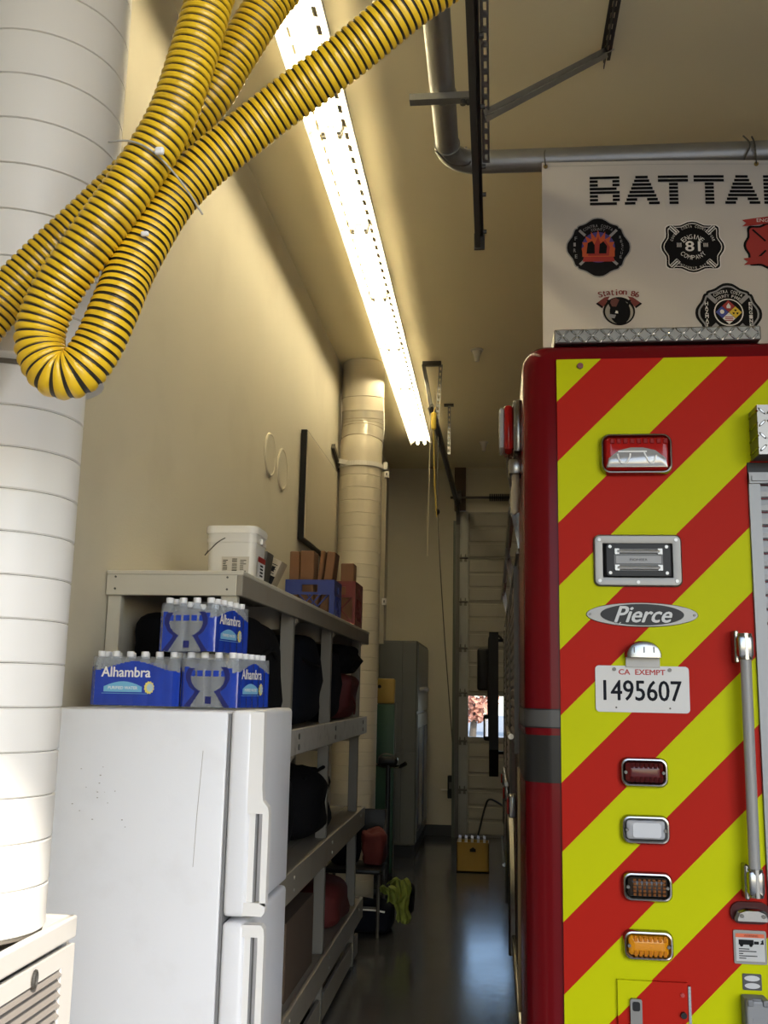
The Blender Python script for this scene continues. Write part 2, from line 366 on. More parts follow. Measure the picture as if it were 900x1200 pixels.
# ================================================================== FLUORESCENT ROW
FX, FZ = -.822, 4.60
M_TUBE = emit('fluorescent_tube', (1.0, .87, .57), TUBE_STRENGTH)
M_REFL = mat('white_reflector', (.86, .84, .78), .35)
PITCH = 1.072
def fixture():
    L = PITCH - .004
    root = empty('fluorescent_light', (0, 0, 0), 'x', 'ceiling light', 'fluorescent fixtures in the ceiling row', local=True)
    MB().rbox(-.035, .035, 0, L, .02, .125, .006, 1).build('ballast_housing', M_REFL, root)
    w = MB()
    for s in (-1, 1):
        # flat plate over the lamps
        w.add([(0, 0, .018), (s * .055, 0, .018), (s * .055, L, .018), (0, L, .018), (0, 0, .021), (s * .055, 0, .021), (s * .055, L, .021), (0, L, .021)],
              [(0, 1, 2, 3), (7, 6, 5, 4), (0, 4, 5, 1), (1, 5, 6, 2), (2, 6, 7, 3), (3, 7, 4, 0)])
        # rungs between the slots
        n = 9; pit = L / n
        for k in range(n):
            a, b = k * pit, k * pit + pit * .42
            w.add([(s * .055, a, .018), (s * .077, a, .013), (s * .077, b, .013), (s * .055, b, .018), (s * .055, a, .021), (s * .077, a, .016), (s * .077, b, .016), (s * .055, b, .021)],
                  [(0, 1, 2, 3), (7, 6, 5, 4), (0, 4, 5, 1), (1, 5, 6, 2), (2, 6, 7, 3), (3, 7, 4, 0)])
        # sloping wing and turned-down lip
        pr = [(s * .077, .0145), (s * .118, -.020), (s * .118, -.034), (s * .122, -.034), (s * .122, -.017), (s * .077, .0185)]
        w.prism(pr, 'y', 0, L)
    w.build('reflector', M_REFL, root)
    for x in (-.040, .040):
        MB().tube([(x, .035, -.012), (x, L - .035, -.012)], .014, 10).build('lamp_tube', M_TUBE, root, True)
        for a, b in ((.004, .034), (L - .034, L - .004)):
            MB().prism([(x - .017, .018), (x - .017, -.010), (x - .009, -.032), (x + .009, -.032), (x + .017, -.010), (x + .017, .018)], 'y', a, b).build('lamp_socket', M_WHITE, root)
    return root
proto = fixture()
words_ = ['one right above the yellow hose', 'first one fully in view past the yellow hoses', 'second one in view past the yellow hoses', 'third one in view past the yellow hoses',
          'fourth in view past the hoses, level with far duct top', 'second from the far end of the row', 'last one at the far end of the row']
starts = [4.536 - PITCH, 4.536, 4.536 + PITCH, 4.536 + 2 * PITCH, 4.536 + 3 * PITCH, 4.536 + 4 * PITCH, 4.536 + 5 * PITCH]
for i, y in enumerate(starts):
    o = proto if i == 0 else copy_tree(proto)
    o.location = (FX, y, FZ); o['label'] = 'white fluorescent strip light, ' + words_[i]
for k in range(1, 2):
    o = copy_tree(proto); o.location = (FX, starts[0] - k * PITCH, FZ); o['label'] = 'white fluorescent strip light at the near end of the row above the frame'

# sprinkler heads
for (x, y), lb in (((-.141, 8.25), 'white cone sprinkler head on the ceiling, nearer and larger one'), ((-.112, 11.5), 'white cone sprinkler head on the ceiling, farther and smaller one')):
    s = empty('sprinkler_head', (x, y, ZC), lb, 'sprinkler', 'ceiling sprinkler heads')
    MB().lathe([(.055, -.012), (.055, 0)], (x, y, ZC), 18).build('escutcheon', M_WHITE, s, True)
    MB().lathe([(.012, -.11), (.022, -.105), (.024, -.075), (.042, -.02), (.042, -.011)], (x, y, ZC), 16).build('cone', M_WHITE, s, True)

# ================================================================== FIRE ENGINE
eng = empty('fire_engine', (1.325, 6.5, 0), 'red fire engine with yellow and red chevron striped rear', 'fire engine')
SX, RY = .10, 3.19       # left side plane, rear plane
XE = 2.55
# rear tower with rounded upright corners and rounded top
def tower():
    pl = []
    r = .085
    def ring(ins, z):
        out = []
        for cx, cy, a0 in ((XE - r, 3.85 - .02, 0), (SX + r, 3.85 - .02, 90), (SX + r, RY + .012 + r, 180), (XE - r, RY + .012 + r, 270)):
            rr_ = max(.004, (.02 if a0 < 180 else r) - ins)
            for k in range(9):
                a = R(a0 + 90 * k / 8); 
                px = cx + (rr_ * math.cos(a)) + (0 if a0 >= 180 else (r - .02) * (1 if a0 == 0 else -1)); py = cy + rr_ * math.sin(a)
                out.append((px, py, z))
        return out
    m = MB(); zs = [(0, .46), (0, 2.88)] + [(.075 * (1 - math.cos(R(a))), 2.88 + .075 * math.sin(R(a))) for a in (15, 30, 45, 60, 75, 90)]
    m.layers([ring(i, z) for i, z in zs]); return m
tower().build('rear_body', M_RED, eng, True)
# black and silver band round the corner post
def corner_band(z0, z1, off, name, m):
    r = .085 + off; pts = []
    for k in range(13): a = R(180 + 90 * k / 12); pts.append((SX + .085 + r * math.cos(a), RY + .012 + .085 + r * math.sin(a)))
    pts = [(SX - off, 3.8)] + pts + [(.2105, RY + .012 - off)]
    b = MB()
    V = [(x, y, z) for z in (z0, z1) for x, y in pts]; n = len(pts)
    b.add(V, [(i, i + 1, n + i + 1, n + i) for i in range(n - 1)]); return b.build(name, m, eng, True)
corner_band(1.678, 1.730, .002, 'silver_band', mat('band_grey', (.065, .062, .058), .35, spec=.2))
corner_band(1.674, 1.678, .0025, 'band_edge', M_BLACK); corner_band(1.730, 1.734, .0025, 'band_edge', M_BLACK)
corner_band(1.507, 1.652, .002, 'black_band', mat('band_black', (.018, .017, .015), .3, spec=.15))
# chevron panel (left column, top bridge, right column)
PY = RY + .006
MB().box(.211, .812, PY - .004, PY + .02, .5, 2.885).build('chevron_panel', M_CHEV, eng)
MB().box(.8121, 1.8379, PY - .004, PY + .02, 2.527, 2.885).build('chevron_panel', M_CHEV, eng)
MB().box(1.838, 2.439, PY - .004, PY + .02, .5, 2.885).build('chevron_panel', M_CHEV, eng)
MB().tube([(.289, PY - .003, 2.86), (.289, PY - .012, 2.86)], .010, 12).build('rivet', mat('rivet_red', (.12, .01, .01), .3), eng)
FY = PY - .004
def fr(u, v, d=0.0): return (u, FY - d, v)
def rear(off): return lambda u, v: (u, FY - off, v)
# tread plate on top
tp = MB().rbox(.207, .89, RY + .045, RY + .35, 2.958, 3.008, .004, 1)
tpo = tp.build('tread_plate', M_TREAD, eng)
lug = MB(); lug.layers([[(x * s, y, z * s) for x, z in ell(0, 0, .016, .0045, 8)] for y, s in ((0, 1), (-.0025, .6))])
lugm = shared(lug, 'tread_lug', M_CHROME)
for i in range(27):
    for j in range(2):
        piece('tread_lug', lugm, (.222 + i * .025 + (j % 2) * .0, RY + .045, 2.971 + j * .024), tpo, (0, R(45 if (i + j) % 2 else -45), 0))
# lamps on the rear
M_LRED = mat('lens_red', (.30, .010, .008), .12, spec=.25); M_LDRED = mat('lens_dark_red', (.075, .006, .006), .15, spec=.25)
M_LWHT = mat('lens_white', (.34, .345, .36), .18, spec=.25); M_LAMB = mat('lens_amber', (.52, .20, .006), .15, spec=.25); M_LSMK = mat('lens_smoked', (.02, .015, .012), .15, spec=.25)
M_LEDB = mat('led_brown', (.13, .045, .01), .4, spec=.1); M_LEDA = mat('led_orange', (.40, .13, .005), .4, spec=.1); M_LEDR = mat('led_dark', (.04, .003, .003), .5, spec=.05)
def framed(name, x0, z0, x1, z1, r, lens_m, border=.012, depth=.022, frame_m=M_CHROME):
    cx, cz, w, h = (x0 + x1) / 2, (z0 + z1) / 2, x1 - x0, z1 - z0
    m = MB(); prof = [(0, 0), (0, depth * .6), (.004, depth * .95), (.008, depth), (border, depth * .8), (border + .003, depth * .35)]
    m.layers([[fr(u, v, d) for u, v in rr(cx, cz, w - 2 * i, h - 2 * i, r - i * .6)] for i, d in prof])
    bz = m.build(name, frame_m, eng, True)
    m = MB(); b = border + .002
    m.layers([[fr(u, v, d) for u, v in rr(cx, cz, w - 2 * (b + i), h - 2 * (b + i), max(.004, r - b - i * .5))] for i, d in ((0, depth * .3), (.002, depth * .85), (.008, depth * 1.1), (.02, depth * 1.2))])
    m.build('lens', lens_m, bz, True); return bz, (cx, cz, w, h)
LT = [(.388, 1.505, .533, 1.593, M_LDRED, M_LEDR), (.388, 1.337, .533, 1.422, M_LWHT, None), (.387, 1.172, .535, 1.257, M_LSMK, M_LEDB), (.386, 1.006, .533, 1.091, M_LAMB, M_LEDA)]
for x0, z0, x1, z1, lm, led in LT:
    bz, (cx, cz, w, h) = framed('tail_lamp', x0, z0, x1, z1, .024, lm)
    MB().tube([fr(x0 + .016, cz, .02), fr(x0 + .016, cz, .029)], .005, 8).tube([fr(x1 - .016, cz, .02), fr(x1 - .016, cz, .029)], .005, 8).build('lens_screw', M_DSTEEL, bz)
    if led:
        lb = MB(); 
        rows, cols = (5, 7) if led is M_LEDB else (2, 7)
        for i in range(cols):
            for j in range(rows):
                u = cx - w * .26 + w * .58 * i / (cols - 1); v = cz - h * .24 + h * .48 * j / (rows - 1)
                lb.rbox(u - .0045, u + .0045, FY - .0285, FY - .026, v - (.004 if rows > 2 else .008), v + (.004 if rows > 2 else .008), .001, 1)
        lb.build('led_array', led, bz)
    else:
        MB().layers([[fr(u, v, d) for u, v in rr(cx + .002, cz, w * .58, h * .5, .008)] for d in (.024, .0285)]).build('inner_lens', mat('lens_white_inner', (.44, .45, .47), .3), bz)
# top warning lamp, red over clear
bz, (cx, cz, w, h) = framed('warning_lamp', .347, 2.485, .577, 2.621, .03, M_LRED, .010, .03)
arch = [(cx - .098, cz - .048), (cx + .098, cz - .048), (cx + .092, cz - .018), (cx + .06, cz + .008), (cx + .02, cz + .018), (cx - .02, cz + .018), (cx - .06, cz + .008), (cx - .092, cz - .018)]
MB().layers([[fr(cx + (u - cx) * k, cz - .02 + (v - cz + .02) * k, d) for u, v in arch] for k, d in ((1, .028), (.97, .039), (.85, .041))]).build('clear_lens', mat('lens_clear_grey', (.30, .30, .30), .15, .2), bz, True)
fl = MB()
fl.tube(spline([fr(cx - .062, cz - .005, .042), fr(cx - .055, cz - .03, .043), fr(cx - .04, cz - .036, .043), fr(cx - .026, cz - .02, .043), fr(cx - .022, cz - .004, .042)], 5), .0028, 6)
fl.tube(spline([fr(cx + .022, cz + .0, .042), fr(cx + .035, cz - .03, .043), fr(cx + .05, cz - .034, .043), fr(cx + .06, cz - .01, .042)], 5), .0025, 6)
fl.box(cx - .06, cx + .03, FY - .0445, FY - .040, cz + .0005, cz + .0045)
fl.build('flash_tube', M_PRINTW, bz)
ribs = MB()
for i in range(9): ribs.rbox(cx - .085 + i * .021, cx - .070 + i * .021, FY - .0385, FY - .034, cz + .030, cz + .048, .003, 1)
ribs.build('lens_rib', mat('lens_red_deep', (.20, .006, .006), .4, spec=.1), bz)
# scene light in a wide flange
bz, (cx, cz, w, h) = framed('scene_light', .321, 2.122, .597, 2.289, .02, M_BLACK, .028, .014, M_BRUSH)
MB().layers([[fr(u, v, d) for u, v in rr(cx, cz, w * .72, h * .62, .012)] for d in (.012, .026)]).build('black_frame', M_BLACK, bz, True)
MB().layers([[fr(u, v, d) for u, v in rr(cx, cz, w * .55, h * .42, .006)] for d in (.026, .0275)]).build('reflector', mat('lamp_reflector', (.05, .05, .05), .4, .3), bz)
tb = MB()
for v in (cz + .026, cz - .026): tb.tube([fr(cx - .066, v, .030), fr(cx + .066, v, .030)], .006, 8); tb.box(cx - .074, cx - .060, FY - .034, FY - .026, v - .009, v + .009); tb.box(cx + .060, cx + .074, FY - .034, FY - .026, v - .009, v + .009)
tb.build('lamp_bar', M_STEEL, bz)
MB().box(cx - .07, cx + .07, FY - .0300, FY - .0275, cz - .012, cz + .012).build('name_strip', mat('name_strip_grey', (.20, .20, .20), .4), bz)
t = MB(); lettering(t, 'PIONEER', cx, cz, .055, .007, rear(.0303)); t.build('lettering', M_PRINTB, bz)
sc = MB()
for dx, dz in ((.12, .066), (-.12, .066), (.12, -.066), (-.12, -.066), (0, -.07), (.088, .042), (-.088, .042), (.088, -.042), (-.088, -.042)):
    a = .014 if abs(dx) > .1 or dx == 0 else .026; sc.tube([fr(cx + dx, cz + dz, a - .002), fr(cx + dx, cz + dz, a + .002)], .0055, 8)
sc.build('screw', M_STEEL, bz)
# oval badge
bd = MB().layers([[fr(u, v, d) for u, v in ell(.4685, 2.033, .174 - i, .039 - i, 48)] for i, d in ((0, 0), (0, .003), (.002, .005))]).build('badge', M_BRUSH, eng)
MB().layers([[fr(u, v, d) for u, v in ell(.4685, 2.033, .130, .034, 48)] for d in (.0045, .006)]).build('badge_field', M_BLACK, bd)
t = MB(); lettering(t, 'Pierce', .472, 2.034, .178, .050, rear(.0066), shear=.38, bold=.0016); t.tube([fr(.385, 2.006, .0066), fr(.395, 2.002, .0066), fr(.402, 2.008, .0066)], .002, 6)
t.build('badge_lettering', M_GREYL, bd)
MB().tube([fr(.307, 2.033, .004), fr(.307, 2.033, .008)], .004, 8).tube([fr(.630, 2.033, .004), fr(.630, 2.033, .008)], .004, 8).build('badge_screw', M_DSTEEL, bd)
# number plate lamp
half = [(-.056, 0), (.056, 0), (.056, .012)] + [(.054 * math.cos(R(a)), .012 + .040 * math.sin(R(a))) for a in range(15, 180, 15)] + [(-.056, .012)]
pl = MB().layers([[fr(.466 + u * k, 1.898 + v * k, d) for u, v in half] for k, d in ((1, 0), (1, .03), (.92, .042), (.7, .046))]).build('plate_lamp', M_CHROME, eng, True)
MB().box(.414, .518, FY - .012, FY, 1.868, 1.898).build('lamp_bracket', M_BRUSH, pl)
sl = MB()
for u in (-.030, 0, .030): sl.box(.466 + u - .002, .466 + u + .002, FY - .0475, FY - .045, 1.912, 1.930)
sl.build('lamp_slot', M_DSTEEL, pl)
# number plate
np_ = MB().layers([[fr(u, v, d) for u, v in rr(.463, 1.8005, .287, .143, .012)] for d in (.003, .006)]).build('number_plate', mat('plate_white', (.46, .45, .43), .4), eng)
t = MB(); lettering(t, 'CA  EXEMPT', .463, 1.853, .142, .0165, rear(.0066), bold=.0008); t.build('plate_heading', M_PRINTR, np_)
t = MB(); lettering(t, '1495607', .4635, 1.796, .238, .062, rear(.0066), bold=.0012); t.build('plate_number', mat('plate_dark_blue', (.006, .007, .011), .6, spec=.1), np_)
MB().tube([fr(.378, 1.861, .005), fr(.378, 1.861, .010)], .006, 10).tube([fr(.548, 1.861, .005), fr(.548, 1.861, .010)], .006, 10).tube([fr(.382, 1.743, .005), fr(.382, 1.743, .008)], .003, 8).tube([fr(.546, 1.743, .005), fr(.546, 1.743, .008)], .003, 8).build('plate_screw', M_DSTEEL, np_)
# grab rail
gr = MB().tube([fr(.768, 1.955, .055), fr(.766, 1.235, .055)], .0165, 16).build('grab_rail', mat('rail_grey', (.23, .225, .215), .4), eng, True)
for z, s in ((1.935, 1), (1.245, -1)):
    b = MB().rbox(.738, .752, FY - .05, FY, z - .05, z + .05, .004, 1); b.rbox(.742, .790, FY - .075, FY - .032, z - .035, z + .035, .010, 2); b.tube([fr(.768, z - .04, .055), fr(.768, z + .04, .055)], .021, 14)
    b.build('rail_bracket', M_CHROME, gr, True)
# marker lamp
mk = MB().layers([[fr(u, v, d) for u, v in rr(.759, 1.152, .116, .062, .03, 8)] for d in (0, .012)]).build('marker_lamp', mat('marker_dark_red', (.045, .006, .006), .3, spec=.15), eng, True)
MB().layers([[fr(.759 + (u) * k, 1.133 + v * k, d) for u, v in [(-.05, 0), (.05, 0), (.05, .008), (.042, .026), (.02, .034), (-.02, .034), (-.042, .026), (-.05, .008)]] for k, d in ((1, .012), (1, .028), (.85, .036))]).build('chrome_cover', M_CHROME, mk, True)
MB().tube([fr(.728, 1.148, .034), fr(.728, 1.148, .039)], .006, 8).tube([fr(.79, 1.148, .034), fr(.79, 1.148, .039)], .006, 8).build('cover_screw', M_DSTEEL, mk)
# warning placard
pc = MB().layers([[fr(u, v, d) for u, v in rr(.755, 1.055, .094, .094, .005)] for d in (0, .006)]).build('warning_placard', M_BRUSH, eng)
MB().box(.714, .796, FY - .0068, FY - .006, 1.016, 1.093).build('placard_face', mat('placard_white', (.38, .38, .37), .5), pc)
MB().box(.714, .796, FY - .0074, FY - .0068, 1.082, 1.093).build('placard_heading', M_PRINTO, pc)
t = MB(); lettering(t, 'WARNING', .758, 1.0875, .04, .006, rear(.0078)); 
t.box(.722, .765, FY - .0074, FY - .0068, 1.062, 1.076); t.box(.766, .780, FY - .0074, FY - .0068, 1.064, 1.072)
for u in (.73, .757): t.tube([fr(u, 1.061, .0068), fr(u, 1.061, .0074)], .005, 10)
t.prism([(.783, 1.064), (.789, 1.072), (.785, 1.072), (.793, 1.078), (.794, 1.064)], 'y', FY - .0074, FY - .0068)
for i, (wd) in enumerate((.03, .05, .012, .052, .02)): t.box(.722, .722 + wd, FY - .0074, FY - .0068, 1.049 - i * .0065, 1.0515 - i * .0065)
t.build('placard_print', M_PRINTB, pc)
# two oval stickers on a dark plate
op = MB().layers([[fr(u, v, d) for u, v in rr(.757, .958, .054, .045, .003)] for d in (0, .003)]).build('sticker_plate', mat('sticker_black', (.03, .03, .03), .4), eng)
for v in (.968, .9475): MB().layers([[fr(a, b, d) for a, b in ell(.757, v, .022, .0078, 20)] for d in (.003, .0036)]).build('oval_sticker', mat('sticker_grey', (.42, .42, .42), .4), op)
# grey socket box with flap lid
gb = MB().rbox(.722, .790, FY - .05, FY, .70, .925, .006).build('socket_box', mat('socket_grey', (.12, .125, .13), .45), eng)
MB().rbox(.724, .792, FY - .062, FY - .05, .72, .922, .01).build('flap_lid', mat('socket_grey_lid', (.17, .175, .18), .45), gb)
MB().rbox(.727, .744, FY - .068, FY - .045, .908, .926, .003).rbox(.770, .787, FY - .068, FY - .045, .908, .926, .003).build('lid_hinge', mat('socket_grey', (.2, .21, .22)), gb)
MB().layers([[fr(u, v, d) for u, v in rr(.757, .86, .034, .03, .004)] for d in (.062, .0635)]).build('embossed_square', mat('socket_grey_lid', (.17, .175, .18)), gb)
# access flap low on the rear
ad = MB().box(.367, .570, FY - .012, FY - .0005, .55, .948).build('access_door', M_CHEV, eng)
MB().box(.5705, .578, FY - .016, FY, .56, .94).build('door_hinge', M_CHROME, ad)
lt = MB().layers([[fr(u, v, d) for u, v in rr(.4185, .845, .034, .11, .006)] for d in (.012, .024)]).build('door_latch', M_BRUSH, ad, True)
MB().layers([[fr(u, v, d) for u, v in rr(.4185, .88, .022, .026, .006)] for d in (.024, .025)]).build('latch_slot', M_BLACK, lt)
MB().tube([fr(.555, .861, .012), fr(.555, .861, .024)], .009, 12).build('door_bumper', M_BLACK, ad)
MB().tube([fr(.554, .915, .012), fr(.554, .915, .018)], .006, 12).build('door_screw', M_PRINTR, ad)
# rear roller shutter with frame and tread-plate box above
rs = MB().box(.813, .848, FY - .012, PY + .02, .7, 2.49).box(1.802, 1.837, FY - .012, PY + .02, .7, 2.49).box(.813, 1.837, FY - .02, PY + .02, 2.455, 2.49).box(.82, 1.83, FY - .026, FY - .01, 2.462, 2.478).build('rear_shutter_frame', M_LSHUT, eng)
slat = MB(); slat.layers([[(x, y, z) for y, z in ((0, 0), (-.008, .004), (-.010, .020), (-.008, .038), (0, .042), (.006, .042), (.006, 0))] for x in (.849, 1.801)])
slm = shared(slat, 'shutter_slat', M_LSHUT)
for i in range(39): piece('shutter_slat', slm, (0, PY + .006, .72 + i * .0445), rs)
MB().box(.813, 1.837, FY - .004, PY + .02, 2.49, 2.525).build('shutter_gap', M_BLACK, eng)
tb = MB().box(.826, 1.80, FY - .10, FY, 2.53, 2.69).build('tread_box', M_TREAD, eng)
for i in range(5):
    for j in range(4):
        piece('tread_lug', lugm, (.826, FY - .012 - i * .02, 2.55 + j * .04), tb, (R(45 if (i + j) % 2 else -45), 0, R(-90)))
for i in range(38):
    for j in range(4):
        piece('tread_lug', lugm, (.84 + i * .025, FY - .10, 2.55 + j * .04), tb, (0, R(45 if (i + j) % 2 else -45), 0))
# rear step and bumper
MB().rbox(.15, 2.5, RY - .38, RY + .05, .42, .47, .008).build('rear_step', M_TREAD, eng)
# ---- low body behind the tower, cab in front
MB().rbox(SX + .012, XE - .012, 3.80, 8.25, .5, 2.32, .02).build('side_body', M_DRED, eng, True)
MB().rbox(SX - .012, SX + .03, 3.84, 8.2, 2.315, 2.345, .008).build('drip_rail', M_CHROME, eng, True)
for k, (y0, y1, z0) in enumerate(((3.95, 5.15, 1.55), (5.25, 6.55, 1.25), (6.65, 8.1, .62))):
    d = MB().box(SX - .004, SX + .02, y0, y1, z0, 2.27)
    f = d.build('side_shutter', M_SHUT, eng)
    sm = MB()
    n = int((2.24 - z0 - .04) / .045)
    for i in range(n): sm.prism([(SX - .004, z0 + .03 + i * .045), (SX - .012, z0 + .038 + i * .045), (SX - .012, z0 + .062 + i * .045), (SX - .004, z0 + .07 + i * .045)], 'y', y0 + .04, y1 - .04)
    sm2 = sm.map(lambda p: p); sm2.build('shutter_ribs', M_SHUT, f)
    MB().box(SX - .018, SX - .004, y0 - .02, y0 + .025, z0, 2.28).build('shutter_guide', M_DSTEEL, f); MB().box(SX - .018, SX - .004, y1 - .025, y1 + .02, z0, 2.28).build('shutter_guide', M_DSTEEL, f)
    MB().tube([(SX - .03, y0 + .1, z0 + .06), (SX - .03, y1 - .1, z0 + .06)], .012, 8).build('lift_bar', M_CHROME, f)
MB().rbox(SX - .010, SX + .02, 3.3, 8.2, .56, .60, .008).build('rub_rail', M_CHROME, eng, True)
MB().rbox(SX - .008, SX + .012, 3.935, 3.945, .62, 1.5, .002).build('edge_trim', mat('brass_trim', (.22, .16, .08), .35, .8), eng)
# warning light, clamp and hanging grip on the tower's left side
wb = MB().rbox(SX - .03, SX + .01, 3.44, 3.62, 2.63, 2.825, .012).build('side_warning_light', M_CHROME, eng, True)
MB().rbox(SX - .062, SX - .028, 3.45, 3.60, 2.64, 2.81, .015).build('red_lens', M_LRED, wb, True)
MB().rbox(SX - .078, SX - .060, 3.46, 3.59, 2.65, 2.80, .012).build('white_lens', M_LWHT, wb, True)
hk = MB().rbox(SX - .045, SX + .01, 3.46, 3.56, 2.555, 2.61, .008).build('rail_clamp', M_CHROME, eng, True)
MB().tube(spline([(SX - .02, 3.50, 2.57), (SX - .02, 3.49, 2.50), (SX - .022, 3.49, 2.43), (SX - .018, 3.49, 2.415)], 5), [.014] * 5 + [.017] * 5 + [.014] * 6, 12).build('hanging_grip', mat('grip_beige', (.42, .36, .26), .45), hk, True)
# long rail along the top of the body
rl = MB().tube(spline([(SX - .02, 3.62, 2.70), (SX - .035, 3.70, 2.69), (SX - .036, 3.72, 2.62), (SX - .024, 3.74, 2.56), (SX - .024, 4.0, 2.52), (SX - .024, 7.9, 2.52)], 6), .013, 8).build('body_rail', mat('rail_dark', (.06, .05, .045), .3, .6), eng, True)
MB().tube([(SX - .024, 4.05, 2.52), (SX - .024, 5.0, 2.52)], .016, 10).build('rail_sleeve', M_CHROME, rl, True); MB().tube([(SX - .024, 6.6, 2.52), (SX - .024, 7.3, 2.52)], .016, 10).build('rail_sleeve', M_CHROME, rl, True)
for y in (3.85, 5.4, 7.4):
    MB().beam((SX - .024, y, 2.53), (SX + .02, y, 2.30), .03, .02).build('rail_post', M_CHROME, rl)
# red marker lamps low on the side
for y, z in ((4.74, 1.27), (6.6, 1.15), (8.3, 1.1)):
    m = MB().rbox(SX - .03, SX + .005, y - .06, y + .06, z - .05, z + .05, .01).build('side_marker', M_CHROME, eng, True)
    MB().rbox(SX - .038, SX - .028, y - .045, y + .045, z - .035, z + .035, .006).build('lens', M_LRED, m, True)
# cab
MB().rbox(.17, 2.48, 8.35, 10.75, .6, 2.62, .08, 3).build('cab', M_DRED, eng, True)
MB().box(.164, .175, 9.55, 10.35, 1.65, 2.35).build('cab_window', M_BLACK, eng); MB().box(.164, .175, 8.55, 9.35, 1.65, 2.35).build('cab_window', M_BLACK, eng)
MB().box(.35, 2.3, 10.745, 10.757, 1.6, 2.4).build('windscreen', M_BLACK, eng)
MB().rbox(.1, 2.55, 10.7, 11.15, .42, .85, .03).build('front_bumper', M_CHROME, eng, True)
MB().box(.35, 2.3, 3.4, 10.6, .42, .62).build('chassis', M_BLACK, eng)
# mirrors and arm
ar = MB().tube(spline([(.17, 10.05, 2.2), (.06, 10.15, 2.35), (-.02, 10.25, 2.36), (-.045, 10.28, 2.2), (-.045, 10.28, 1.3)], 6), .013, 8).build('mirror_arm', M_BLACK, eng, True)
MB().rbox(-.165, -.035, 10.27, 10.36, 1.80, 2.235, .03, 3).build('mirror_head', M_BLACK, ar, True)
MB().rbox(-.100, -.035, 10.27, 10.34, 1.30, 1.56, .025, 3).build('spot_mirror', M_BLACK, ar, True)
MB().rbox(-.088, -.048, 10.262, 10.271, 1.34, 1.52, .012, 2).build('mirror_glass', mat('mirror_glass', (.8, .8, .8), .03, 1.0), ar)
# cab door standing ajar, edge-on
MB().prism([(9.6, 2.36), (10.02, 2.36), (10.02, 1.0), (9.9, .98), (9.6, 1.25)], 'x', -.040, .05).map(lambda p: (p.x + (p.y - 9.6) * .0, p.y, p.z)).build('cab_door', M_BLACK, eng)
MB().beam((-.02, 10.0, 2.3), (.18, 10.05, 2.3), .05, .03).beam((-.02, 10.0, 1.2), (.18, 10.05, 1.2), .05, .03).build('door_hinge', M_BLACK, eng)
# wheels
for x in (.30, 2.36):
    for y in (5.85, 9.7):
        wv = MB(); prof = [(-.14, .30), (-.14, .46), (-.11, .50), (.11, .50), (.14, .46), (.14, .30)]
        n = 32; V = [(x + a, y + b * math.cos(2 * math.pi * k / n), .50 + b * math.sin(2 * math.pi * k / n)) for a, b in prof for k in range(n)]
        wv.layers([V[i * n:(i + 1) * n] for i in range(len(prof))])
        w = wv.build('wheel', M_RUBBER, eng, True)
        MB().tube([(x - .145, y, .5), (x + .145, y, .5)], .25, 24).build('rim', M_BRUSH, w, True)
MB().tube([(SX + .005, 5.85 + .62 * math.cos(R(a)), .5 + .62 * math.sin(R(a))) for a in range(0, 181, 10)], .03, 8).build('wheel_arch', M_CHROME, eng, True)

# ================================================================== LEFT: DUCT AND PLENUM BOX
CX, CY = -.931, 1.753
nd = empty('round_duct', (CX, CY, 1.345), 'tall white round duct with seam rings standing on louvred box', 'duct')
r0, h0 = .135, .0772
ring = shared(MB().lathe([(r0 - .003, .0005), (r0, .003), (r0, h0 - .003), (r0 - .003, h0 - .0005)], (0, 0, 0), 48), 'duct_section', M_DUCT, True)
z = 1.352
while z < 2.33: piece('duct_section', ring, (CX, CY, z), nd); z += h0
MB().lathe([(r0 - .004, 1.346), (r0 - .004, 4.735)], (CX, CY, 0), 40).build('seam_core', M_SEAM, nd, True)
r1 = .168; h1 = .092
ring2 = shared(MB().lathe([(r1 - .003, .0004), (r1, .002), (r1, h1 - .002), (r1 - .003, h1 - .0004)], (0, 0, 0), 48), 'duct_sleeve', M_DUCT, True)
z = 2.365
while z + h1 < 4.735: piece('duct_sleeve', ring2, (CX, CY, z), nd); z += h1
MB().lathe([(r1 - .004, 2.368), (r1 - .004, 4.73)], (CX, CY, 0), 40).build('sleeve_core', M_SEAM, nd, True)
MB().tube(spline([(CX + .12, CY - .1, 2.37), (CX + .135, CY - .11, 2.34), (CX + .13, CY - .11, 2.30)], 5), .0015, 5).build('tie_wire', M_DSTEEL, nd)

# louvred plenum box on the floor
bx0, bx1, by0, by1, bz = -1.38, -.785, 1.45, 1.895, 1.345
pb = empty('louvred_box', ((bx0 + bx1) / 2, (by0 + by1) / 2, 0), 'white metal floor box with louvred grille under the round duct', 'vent box')
m = MB().box(bx0, bx1 - .012, by0, by0 + .012, 0, bz).box(bx0, bx1 - .012, by1 - .012, by1, 0, bz).box(bx0, bx0 + .012, by0, by1, 0, bz).box(bx0 + .012, bx1 - .012, by0 + .012, by1 - .012, bz - .04, bz - .025)
m.build('cabinet', M_WHITE, pb)
MB().rbox(bx0, bx1, by0, by0 + .014, bz - .03, bz + .006, .004).rbox(bx0, bx1, by1 - .014, by1, bz - .03, bz + .006, .004).rbox(bx1 - .014, bx1 + .002, by0, by1, bz - .034, bz + .006, .004).build('top_rim', M_WHITE, pb)
gy0, gy1, gz0, gz1 = by0 + .15, by1 - .055, .5, bz - .075
fp = MB().box(bx1 - .012, bx1, by0, gy0, 0, bz - .045).box(bx1 - .012, bx1, gy1, by1, 0, bz - .045).box(bx1 - .012, bx1, gy0, gy1, gz1, bz - .045).box(bx1 - .012, bx1, gy0, gy1, 0, gz0).build('face_panel', M_WHITE, pb)
lm = shared(MB().prism([(0, 0), (-.016, .018), (-.0145, .0192), (.0015, .0012)], 'y', gy0, gy1), 'louvre', mat('louvre_grey', (.24, .215, .19), .55, var=.05))
